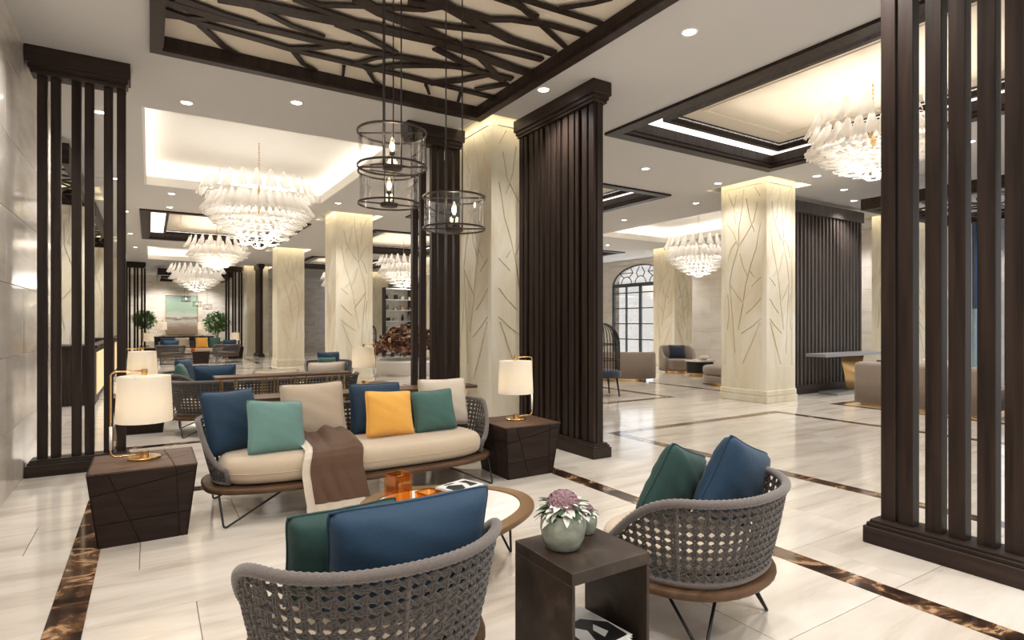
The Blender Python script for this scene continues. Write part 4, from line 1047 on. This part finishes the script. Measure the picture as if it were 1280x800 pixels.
def pot(label, loc, r, h, seed, bl):
    t = thing('potted_flower', label, 'potted plant', loc)
    b = MB(); pr_ = [(r * .55, 0), (r * .72, h * .04), (r * .9, h * .28), (r * 1.0, h * .62), (r * .97, h * .85), (r * .88, h), (r * .82, h), (r * .84, h * .86)]
    b.lathe(pr_, 36, cap1=False); obj('pot', b, 'celadon', t, auto=50)
    obj('soil', MB().lathe([(.001, h * .88), (r * .85, h * .88)], 24, cap0=False, cap1=False), 'soil', t)
    rr = random.Random(seed)
    def leafm(L, W, mat, curl=.5):
        m_ = MB()
        def f(u, v):
            a = v; wdt = W * math.sin(PI * min(1, a * .96 + .04)) ** .7 * (1 + .25 * math.sin(a * 22)); return ((u - .5) * 2 * wdt, L * a, -.35 * L * a * a * curl * 2 + .10 * L * abs(u - .5))
        m_.grid(f, 2, 7); return m_.mesh('leaf', M[mat], True)
    lm = [leafm(r * .80, r * .17, 'leaf', .8), leafm(r * .74, r * .17, 'variegated', 1.1), leafm(r * .62, r * .15, 'variegated', .9)]
    for k in range(bl):
        a = k * 2.39996; ring_ = k / bl; m_ = lm[k % 3]; L = link('leaf', m_, t, (r * .45 * math.cos(a) * (1 - ring_ * .6), r * .45 * math.sin(a) * (1 - ring_ * .6), h * .98 + r * .35 * ring_), (rr.uniform(-.1, .5) + .5 * ring_, rr.uniform(-.3, .3), a - PI / 2))
    fl_ = MB()
    for k in range(150 if r > .06 else 70):      # mauve florets packed into a dome
        a = k * 2.39996; q = (k + .5) / (150 if r > .06 else 70); th = math.acos(1 - q * .95); R0 = r * (.62 if r > .06 else .6)
        c = Vector((R0 * math.sin(th) * math.cos(a), R0 * math.sin(th) * math.sin(a), h + r * .32 + R0 * .85 * math.cos(th))); n = Vector((math.sin(th) * math.cos(a), math.sin(th) * math.sin(a), math.cos(th))); e1 = n.orthogonal().normalized(); e2 = n.cross(e1); ph = rr.uniform(0, 6)
        for p in range(4):
            b_ = ph + p * PI / 2; d = e1 * math.cos(b_) + e2 * math.sin(b_); s2 = n.cross(d); w_ = r * .085; L2 = r * .16
            fl_.add([c, c + d * L2 * .6 + s2 * w_ + n * w_ * .6, c + d * L2 + n * w_ * 1.2, c + d * L2 * .6 - s2 * w_ + n * w_ * .6], [(0, 1, 2, 3)])
    obj('flower_head', fl_, 'mauve', t, fix=False, kind='stuff')
    return t
pot('large celadon pot with mauve flowers on the bronze cube table', (1.335, 1.77, .55), .088, .135, 3, 72)
pot('small celadon pot with a mauve flower on the bronze cube table', (1.505, 1.84, .55), .045, .078, 5, 40)
# consoles behind the sofas
def console(label, loc, L, W, h, top='walnut'):
    t = thing('console_table', label, 'console table', loc)
    obj('top', MB().cbox(-L / 2, L / 2, -W / 2, W / 2, h - .03, h, .004), top, t)
    for sx in (-1, 1):
        for k in (.05, .12, .28, .36):
            for sy in (-1, 1):
                obj('leg', MB().box(sx * L * k * 1.25 - .006, sx * L * k * 1.25 + .006, sy * (W / 2 - .05) - .006, sy * (W / 2 - .05) + .006, 0, h - .03), 'brass', t)
    obj('foot_rail', MB().box(-L * .46, L * .46, -W / 2 + .044, -W / 2 + .056, 0, .01).box(-L * .46, L * .46, W / 2 - .056, W / 2 - .044, 0, .01), 'brass', t)
    return t
console('dark wood console with brass rod legs right behind the nearest sofa', (1.84, 5.62, 0), 2.25, .36, .75)
console('dark wood console with brass rod legs close behind the second sofa', (1.45, 7.76, 0), 1.60, .34, .77)
# ================================================================ SECOND GROUP (seen from behind)
s2 = dup(sofa, (1.40, 8.52, 0), 0, 'second woven sofa, its back to the camera, behind the console tables')
pillow('blue cushion rising above the left end of the second sofa back', 'blue', .50, .46, .19, (.72, 8.42, .43), (12, 0, -6), 21)
pillow('sand cushion in the middle of the second sofa', 'beige2', .60, .40, .18, (1.45, 8.42, .40), (14, 0, 0), 22)
pillow('pale sand cushion with pointed corner at the right end of the second sofa', 'pale', .55, .46, .17, (2.12, 8.42, .42), (12, 0, 4), 23)
c_l = dup(ca, (.58, 10.0, 0), -PI / 2, 'woven armchair beyond the left end of the second sofa, seen from the side')
pillow('green cushion in the armchair beyond the left end of the second sofa', 'teal', .44, .42, .17, (.46, 9.85, .41), (-14, 0, 80), 24)
pillow('blue cushion behind the green one in that side-on armchair', 'blue', .48, .46, .17, (.50, 10.22, .41), (-10, 0, 60), 25)
c_r = dup(ca, (3.0, 11.6, 0), PI * .94, 'woven armchair facing the camera right of the console, before the third column')
pillow('blue cushion standing in the armchair that faces the camera', 'blue', .46, .40, .17, (3.02, 11.62, .46), (-14, 0, 6), 26)
pillow('green cushion before the blue one in the armchair that faces the camera', 'teal', .36, .30, .15, (2.92, 11.38, .46), (-14, 0, 4), 27)
pillow('flat blue cushion across the front of the armchair that faces the camera', 'blue', .50, .26, .18, (3.0, 11.18, .42), (-8, 0, 0), 28)
t2 = dup(tl, (-.10, 9.0, 0), 0, 'faceted dark side table left of the second sofa, half hidden by the nearest lamp shade')
t3 = dup(tr, (2.93, 8.75, 0), 0, 'faceted dark side table between second sofa and open slats')
l2 = dup(ll, (-.08, 8.95, .48), 0, 'second table lamp, directly behind the nearest lamp shade')
l3 = dup(lr, (2.78, 8.75, .48), PI, 'table lamp standing in front of the second column')
ct2 = dup(ct, (1.45, 10.6, 0), PI, 'coffee table beyond the second sofa')
def twig_bowl(label, loc, s=.2):
    t = thing('decor_bowl', label, 'bowl', loc)
    obj('bowl', MB().lathe([(.03, 0), (s * .8, .02), (s, .06), (s * .96, .06), (s * .7, .03), (.001, .025)], 24, cap1=False), 'bookgrey', t, True)
    m_ = MB(); r = random.Random(8)
    for k in range(16):
        a = r.uniform(0, 6.3); q = r.uniform(.2, 1) * s; m_.lathe([(.001, 0), (.02, .012), (.024, .03), (.012, .05), (.001, .055)], 7, (q * math.cos(a), q * math.sin(a), .035 + r.uniform(0, .05)))
    obj('pods', m_, 'ink', t, True, kind='stuff'); return t
twig_bowl('bowl of dark pods on the coffee table beyond the second sofa', (1.45, 10.6, .355))
# ================================================================ THIRD GROUP, by the painting wall
DY = 21.45
s3 = dup(sofa, (1.49, 26.3, 0), PI, 'far sofa facing the camera in front of the painting wall')
for i, (m_, w_, x, y, lab, k) in enumerate([('blue', .5, .60, 26.35, 'blue cushion at the left end of the far sofa', 31), ('beige2', .52, 1.1, 26.45, 'sand cushion on the far sofa', 32), ('blue', .5, 1.75, 26.5, 'dark blue cushion behind the mustard one on the far sofa', 33), ('yellow', .45, 1.78, 26.25, 'mustard yellow cushion on the far sofa', 34), ('teal', .42, 2.25, 26.28, 'teal cushion on the far sofa', 35)]):
    pillow(lab, m_, w_, .44, .17, (x, y, .43), (-14, 0, 4), k)
dup(ca, (.62, 23.45, 0), -.05, 'far armchair, its back to us, left of the two before the far sofa'); dup(ca, (2.36, 23.3, 0), .1, 'far armchair, its back to us, right of the two before the far sofa')
pillow('blue cushion in the left far armchair', 'blue', .52, .42, .2, (.62, 23.3, .43), (12, 0, 0), 36); pillow('navy cushion in the right far armchair', 'blue', .44, .42, .2, (2.45, 23.2, .43), (12, 0, 0), 37)
dup(tl, (-.03, 26.2, 0), 0, 'far faceted side table left of the far sofa'); dup(tr, (2.97, 26.2, 0), 0, 'far faceted side table right of the far sofa')
dup(ll, (-.03, 26.2, .48), 0, 'far table lamp left of the far sofa'); dup(lr, (2.97, 26.2, .48), PI, 'far table lamp right of the far sofa')
dup(tr, (1.55, 23.4, 0), 0, 'dark low table between the two far armchairs', scale=.9)
sq_vase('far amber glass vase between the two far armchairs', (1.35, 24.3, .35), 0, .12, .22, 'amber'); dup(ct, (1.4, 24.5, 0), .4, 'far coffee table before the far sofa')
# painting wall
t = thing('painting', 'large abstract painting in green, grey and brown on the far marble wall', 'painting', (1.46, 35.668, 1.9))
obj('canvas', MB().box(-.73, .73, -.03, .0, -1.0, 1.0), 'paint', t); obj('frame', MB().box(-.76, -.73, -.04, .03, -1.03, 1.03).box(.73, .76, -.04, .03, -1.03, 1.03).box(-.73, .73, -.04, .03, 1.0, 1.03).box(-.73, .73, -.04, .03, -1.03, -1.0), 'brass', t)
t = thing('console_table', 'black wall console under the painting', 'console table', (1.56, 35.3, 0))
obj('body', MB().cbox(-1.35, 1.35, -.2, .2, .1, .68, .005), 'groove', t); obj('top', MB().cbox(-1.4, 1.4, -.23, .23, .685, .75, .005), 'wood', t)
for sx in (-1.2, 1.2): obj('leg', MB().box(sx - .04, sx + .04, -.18, .18, 0, .1), 'wood', t)
dup(ll, (.55, 35.25, .751), 0, 'left lamp on the console under the painting', scale=1.35); dup(lr, (2.40, 35.25, .751), PI, 'right lamp on the console under the painting', scale=1.35)
def leafy(label, loc, h, r, seed, n=1000):
    t = thing('potted_tree', label, 'potted plant', loc); R_ = random.Random(seed)
    obj('pot', MB().lathe([(.14, 0), (.20, .35), (.19, .36), (.18, .32)], 20, cap1=False), 'bookgrey', t, auto=50)
    s_ = MB()
    for k in range(5): a = k * 1.3; s_.tube([(0, 0, .3), (.1 * math.cos(a), .1 * math.sin(a), h * .55), (.3 * r * math.cos(a), .3 * r * math.sin(a), h * .85)], .012, 5)
    obj('stem', s_, 'walnut', t, True)
    m_ = MB()
    for k in range(n):
        d = Vector((R_.gauss(0, 1), R_.gauss(0, 1), R_.gauss(0, 1))).normalized() * (R_.uniform(.35, 1) ** .6); c = Vector((d.x * r, d.y * r, h - r * .95 + d.z * r * .95)); e = Vector((R_.uniform(-1, 1), R_.uniform(-1, 1), R_.uniform(-.9, .1))).normalized(); s2 = e.cross(Vector((0, 0, 1))).normalized(); L = R_.uniform(.12, .22)
        m_.add([c, c + e * L * .5 + s2 * L * .28, c + e * L, c + e * L * .5 - s2 * L * .28], [(0, 1, 2, 3)])
    obj('foliage', m_, 'plant', t, fix=False, kind='stuff'); return t
leafy('leafy green tree in a pot behind the far left slatted screen', (-.22, 33.6, 0), 2.15, .50, 1); leafy('leafy green tree in a pot right of the painting', (2.95, 33.4, 0), 2.1, .62, 2)
# ================================================================ RECEPTION, seen through the left screen
def desk(label, y0, y1):
    t = thing('reception_desk', label, 'desk', (-.86, y0, 0)); L = y1 - y0
    obj('body', MB().cbox(-.9, .06, 0, .9, 0, .98, .004).cbox(-.06, .03, .9, L, 0, .98, .004), 'wood', t); obj('counter_top', MB().cbox(-.92, .09, -.02, .92, .982, 1.03, .004).cbox(-.07, .10, .921, L + .02, .982, 1.03, .004), 'woodh', t)
    n = int((L - .4) / 1.1)
    for k in range(n): obj('lit_stone_panel', MB().cbox(.061, .075, .25 + k * 1.1, .25 + k * 1.1 + 1.0, .16, .90, .003), 'onyx', t)
    return t
desk('dark reception desk with lit stone front seen through the left screen', 12.33, 17.6)
desk('farther dark reception desk with lit stone front behind the left screen', 18.6, 24.5)
# ================================================================ RIGHT HALL
def soft_shell(mb, plan, z0, zt, th, q0, endh, flare=0.0, n=60):
    """padded horseshoe back of constant thickness"""
    rings = []
    for i in range(n + 1):
        t = i / n; q = abs(2 * t - 1); top = z0 + (zt - z0) * (1 - (1 - endh) * smooth01((q - q0) / (1 - q0))); p = plan.at(t); nn = plan.nrm(t); sec = []
        for (o, z) in ((0, z0), (th, z0), (th * 1.06, z0 + (top - z0) * .5), (th * 1.02, top - th * .4), (th * .72, top - th * .06), (th * .5, top), (th * .28, top - th * .06), (0, top - th * .4), (-.01, z0 + (top - z0) * .5)):
            k = o + flare * (z - z0); sec.append((p.x + nn.x * k, p.y + nn.y * k, z))
        rings.append(sec)
    return mb.rings(rings)
def tub(label, loc, rz, a=.36, b=.36, h=.74, seat=.42, mat='taupe', n=2.4, th=.11, base='brass', deg=125, q0=.45, endh=.55):
    t = thing('tub_chair' if a < .6 else 'curved_sofa', label, 'armchair' if a < .6 else 'sofa', loc, rz)
    obj('back', soft_shell(MB(), Plan(a - .02, b - .02, n, math.radians(deg)), .07, h, th, q0, endh), mat, t, True)
    obj('seat', slab_round_ret(superpoly(a - .03, b - .03, n + .4, 44), .08, seat, .05), mat, t, True)
    obj('plinth', MB().prism(superpoly(a * .82, b * .82, n, 36), 0, .075), base, t)
    return t
def slab_round_ret(o, z0, z1, r, off=(0, .0)):
    m_ = MB(); slab_round(m_, o, z0, z1, r, off, 5); return m_
tub('taupe tub chair with a navy cushion by the far right column', (12.85, 11.6, 0), math.radians(150), .42, .38, .78, .40)
pillow('navy cushion in the taupe tub chair by the far right column', 'navy', .50, .40, .16, (12.88, 11.62, .41), (-14, 0, -28), 41)
tub('long curved taupe sofa with its back to us, behind the cage chair', (10.05, 10.95, 0), math.radians(-42), .78, .45, .72, .42, n=3, deg=112, q0=.7, endh=.7)
def ottoman(label, loc, r, h):
    t = thing('ottoman', label, 'ottoman', loc)
    obj('lower_cushion', slab_round_ret(superpoly(r, r, 2, 44), .07, h * .52, .04), 'taupe', t, True); obj('upper_cushion', slab_round_ret(superpoly(r * 1.0, r * 1.0, 2, 44), h * .53, h, .07), 'taupe', t, True)
    obj('plinth', MB().prism(superpoly(r * .75, r * .75, 2, 36), 0, .068), 'brass', t); return t
ottoman('round taupe ottoman half hidden by the hall column', (11.35, 8.65, 0), .62, .44)
t = thing('low_table', 'low table with pale marble top before the taupe tub chair', 'table', (12.55, 10.55, 0))
obj('top', MB().prism(superpoly(.38, .32, 3, 36), .40, .44), 'marble', t); obj('drum', MB().prism(superpoly(.34, .28, 3, 36), .10, .40), 'black', t); obj('foot', MB().prism(superpoly(.25, .22, 3, 24), 0, .10), 'brass', t)
t = thing('round_pouf', 'white textured pouf-like bowl on the low marble table', 'bowl', (12.65, 10.5, .441)); obj('bowl', MB().lathe([(.06, 0), (.12, .03), (.13, .08), (.09, .11), (.002, .115)], 20, cap1=False), 'pale', t, True)
def vase_twig(label, loc):
    t = thing('vase_with_branch', label, 'vase', loc)
    obj('glass_body', MB().lathe([(.06, 0), (.065, .02), (.065, .28), (.062, .28), (.06, .03)], 20, cap1=False), 'clear', t, True)
    b = MB(); b.tube([(0, 0, .02), (-.02, 0, .3), (.02, 0, .45), (-.06, 0, .68)], .005, 5).tube([(0, 0, .3), (.05, .0, .5)], .005, 5); obj('stem', b, 'umber', t, True)
    m_ = MB(); r = random.Random(2)
    for k in range(26):
        p = Vector((r.gauss(.02, .035), r.gauss(0, .03), r.uniform(.36, .58))) if k > 5 else Vector((-.06 + r.gauss(0, .015), 0, .66 + r.gauss(0, .02))); m_.lathe([(.001, -.02), (.02, 0), (.001, .02)], 6, p)
    obj('blossoms', m_, 'umber', t, True, kind='stuff'); return t
t = thing('drum_table', 'low dark drum table behind the round ottoman', 'table', (12.6, 9.2, 0)); obj('top', MB().lathe([(.002, .40), (.34, .40), (.35, .42), (.34, .44), (.002, .44)], 32, cap0=False, cap1=False), 'marble', t, auto=40); obj('drum', MB().lathe([(.26, 0), (.22, .2), (.28, .398)], 28), 'black', t, auto=40)
vase_twig('clear vase with dark blossoms left of the hall column', (12.55, 9.3, .441))
def cage_chair(label, loc, rz, s=1.0, seatmat='grey'):
    t = thing('cage_chair', label, 'chair', loc, rz); pl_ = Plan(.36, .34, 2.2, math.radians(112)); N_ = 23
    hz = 1.30
    for i in range(N_):
        tt = i / (N_ - 1); p = pl_.at(tt); q = abs(2 * tt - 1)
        P = [(p.x, p.y, .42)] + [(p.x, p.y, .42 + k * .15) for k in range(1, 5)] + [(p.x * math.cos(a), p.y * math.cos(a), 1.02 + .40 * math.sin(a)) for a in [PI / 2 * j / 6 for j in range(1, 7)]]
        obj('wire', MB().tube(P, .016 if i in (0, N_ - 1) else .008, 5), 'black', t, True, fix=False)
    for z in (.45, .70, 1.0): obj('hoop', MB().tube([(pl_.at(k / 30).x, pl_.at(k / 30).y, z) for k in range(31)], .010, 5), 'black', t, True, fix=False)
    obj('seat', slab_round_ret(superpoly(.38, .36, 2.4, 36), .36, .50, .04), seatmat, t, True)
    for sx in (-1, 1):
        for sy in (-1, 1): obj('leg', MB().tube([(sx * .24, sy * .22, .36), (sx * .28, sy * .26, 0)], [.022, .014], 8), 'black', t, True)
    return t
cg = cage_chair('black cage chair with domed wire back beside the centre screen', (7.55, 8.75, 0), 1.2, seatmat='navy')
dup(cg, (8.0, 24.6, 0), PI, 'far black cage chair with blue cushions between third and second columns')
pillow('patterned blue cushion in the far cage chair', 'blue', .42, .40, .16, (8.0, 24.6, .51), (-14, 0, 4), 51)
dup(cg, (7.9, 19.6, 0), PI, 'black cage chair just right of the second column, behind the lamp')
# console with fan base
t = thing('console_table', 'stone-topped console with brass fan base before the ribbed screen', 'console table', (12.1, 6.42, 0))
obj('top', MB().cbox(-1.15, 1.15, -.2, .2, .76, .82, .004), 'bookgrey', t); obj('plinth', MB().cbox(-.72, .72, -.19, .19, 0, .05, .004), 'bookgrey', t)
for k in range(25):
    u = (k - 12) / 12; obj('fin', MB().tube([(u * .22 + .18, 0, .05), (u * .30 + .18, 0, .40), (u * .44 + .18, 0, .76)], .010, 5), 'brass', t, True)
# big taupe sofas behind the right posts
t = thing('modular_sofa', 'long taupe sofa seen from behind through the right foreground posts', 'sofa', (10.5, 4.45, 0))
obj('back', slab_round_ret([(-.14, -.95), (.14, -.95), (.14, .95), (-.14, .95)], .05, .74, .06), 'taupe', t, True) if False else obj('back', MB().rings([[(x, y, z) for x, y in superpoly(.16 * k_, .95 * (1 - (1 - k_) * .16), 8, 40)] for z, k_ in ((.05, 1), (.40, 1.02), (.68, 1.0), (.73, .9), (.75, .6))]), 'taupe', t, True)
obj('seat', MB().cbox(.17, 1.05, -.92, .92, .06, .43, .04), 'taupe', t); obj('plinth', MB().box(-.1, 1.0, -.85, .85, 0, .055), 'brass', t)
t = thing('chaise', 'low taupe chaise with brass plinth behind the right foreground posts', 'sofa', (11.1, 2.95, 0))
obj('lower_cushion', slab_round_ret(superpoly(.55, .48, 5, 40), .07, .25, .04), 'taupe', t, True); obj('upper_cushion', slab_round_ret(superpoly(.55, .48, 5, 40), .255, .45, .06), 'taupe', t, True); obj('plinth', MB().prism(superpoly(.48, .42, 5, 36), 0, .068), 'brass', t)
pillow('blue cushion lying along the top of the taupe sofa back', 'blue', .55, .34, .16, (10.72, 4.95, .44), (10, 0, 90), 61)
pillow('white and blue cushion on the taupe sofa behind the second foreground post', 'pale', .5, .40, .16, (10.74, 4.3, .44), (10, 0, 84), 62)
t = thing('low_table', 'black low table at the right picture edge behind the last post', 'table', (10.95, 1.95, 0)); obj('top', MB().cbox(-.4, .4, -.35, .35, .36, .42, .004), 'black', t); obj('drum', MB().cbox(-.3, .3, -.25, .25, 0, .359, .004), 'black', t)
# curtains at the right window
def curtain(label, x, y0, y1, z0, z1, mat, tie=None):
    t = thing('curtain', label, 'curtain', (x, (y0 + y1) / 2, 0)); L = y1 - y0
    def f(u, v):
        z = z0 + (z1 - z0) * v; k = 1.0; sh = 0
        if tie: k = 1 - .8 * (1 - v) ** 1.6; sh = (1 - k) * L * .5 * tie
        y = (u - .5) * L * k + sh; return (.05 * math.sin(u * L * 42) * (.6 + .4 * k), y, z)
    a = MB().grid(f, 72, 24); obj('cloth', a, mat, t, True, fix=False); obj('heading', MB().cbox(-.05, .05, -L / 2, L / 2, z1, H - .001, .004), 'white', t); return t
cu = curtain('narrow deep blue curtain with pale lower part, left of the window behind the posts', 16.05, 5.22, 5.72, 1.75, 3.86, 'curtain')
obj('lower_cloth', MB().grid(lambda u, v: (.05 * math.sin(u * .5 * 42), (u - .5) * .5, .02 + 1.73 * v), 48, 4), 'sheer', cu, True, fix=False)
curtain('deep blue curtain gathered to the right, at the right picture edge', 16.05, 3.7, 5.12, 1.6, 3.86, 'curtain', -1)
# planter with dried flowers in the middle distance
t = thing('flower_planter', 'round pale planter full of brown and rust dried flowers behind the open slats', 'planter', (6.3, 15.6, 0))
obj('planter', MB().lathe([(1.02, 0), (1.05, .05), (1.05, .36), (1.0, .40), (.9, .40)], 48), 'bookwhite', t, auto=50)
r_ = random.Random(6)
for mat, n in (('rust', 300), ('tan', 260), ('umber', 300)):
    m_ = MB()
    for k in range(n):
        a = r_.uniform(0, 2 * PI); q = .98 * r_.random() ** .5; z = .42 + (.85 * (1 - q * q) ** .5 + .1) * r_.uniform(.55, 1); c = Vector((q * math.cos(a), q * math.sin(a), z)); s_ = r_.uniform(.05, .11)
        e = Vector((r_.gauss(0, 1), r_.gauss(0, 1), r_.gauss(0, 1))).normalized(); f = e.orthogonal().normalized(); g_ = e.cross(f)
        m_.add([c + f * s_, c + g_ * s_, c - f * s_, c - g_ * s_, c + e * s_ * .6], [(0, 1, 4), (1, 2, 4), (2, 3, 4), (3, 0, 4)])
    obj('blossoms', m_, mat, t, fix=False, kind='stuff')
# shelving far off
t = thing('shelving', 'tall far shelving with small objects between the open slats', 'shelf', (9.9, 24.5, 0))
fr = MB()
for x in (-1.2, 0, 1.2): fr.box(x - .02, x + .02, -.2, .2, 0, 3.0)
obj('uprights', fr, 'black', t)
for k in range(7): obj('shelf_board', MB().box(-1.2, 1.2, -.2, .2, .1 + k * .47, .13 + k * .47), 'bookwhite', t)
obj('back_board', MB().box(-1.2, 1.2, .2, .22, 0, 3.0), 'marble', t)
rr = random.Random(12)
SH = []
for k in range(1, 6):
    for i in range(7):
        x = -1.05 + i * .34 + rr.uniform(-.04, .04); h = rr.uniform(.12, .32); kind = rr.choice(['shelf_vase', 'shelf_box'])
        z = .131 + k * .47; mat = rr.choice(['ink', 'tan', 'rust', 'celadon', 'bookgrey'])
        if kind == 'shelf_vase': o = obj('vase', MB().lathe([(.04, 0), (.07, h * .4), (.035, h * .8), (.045, h)], 12), mat, None, True, loc=(9.9 + x, 24.45, z))
        else: o = obj('storage_box', MB().cbox(-.07, .07, -.08, .08, 0, h * .7, .004), mat, None, loc=(9.9 + x, 24.45, z))
        tag(o, 'small ' + ('vase' if kind == 'shelf_vase' else 'box') + ' on the tall far shelving between the open slats', 'vase' if kind == 'shelf_vase' else 'box', 'small vases on the far shelving' if kind == 'shelf_vase' else 'small boxes on the far shelving')
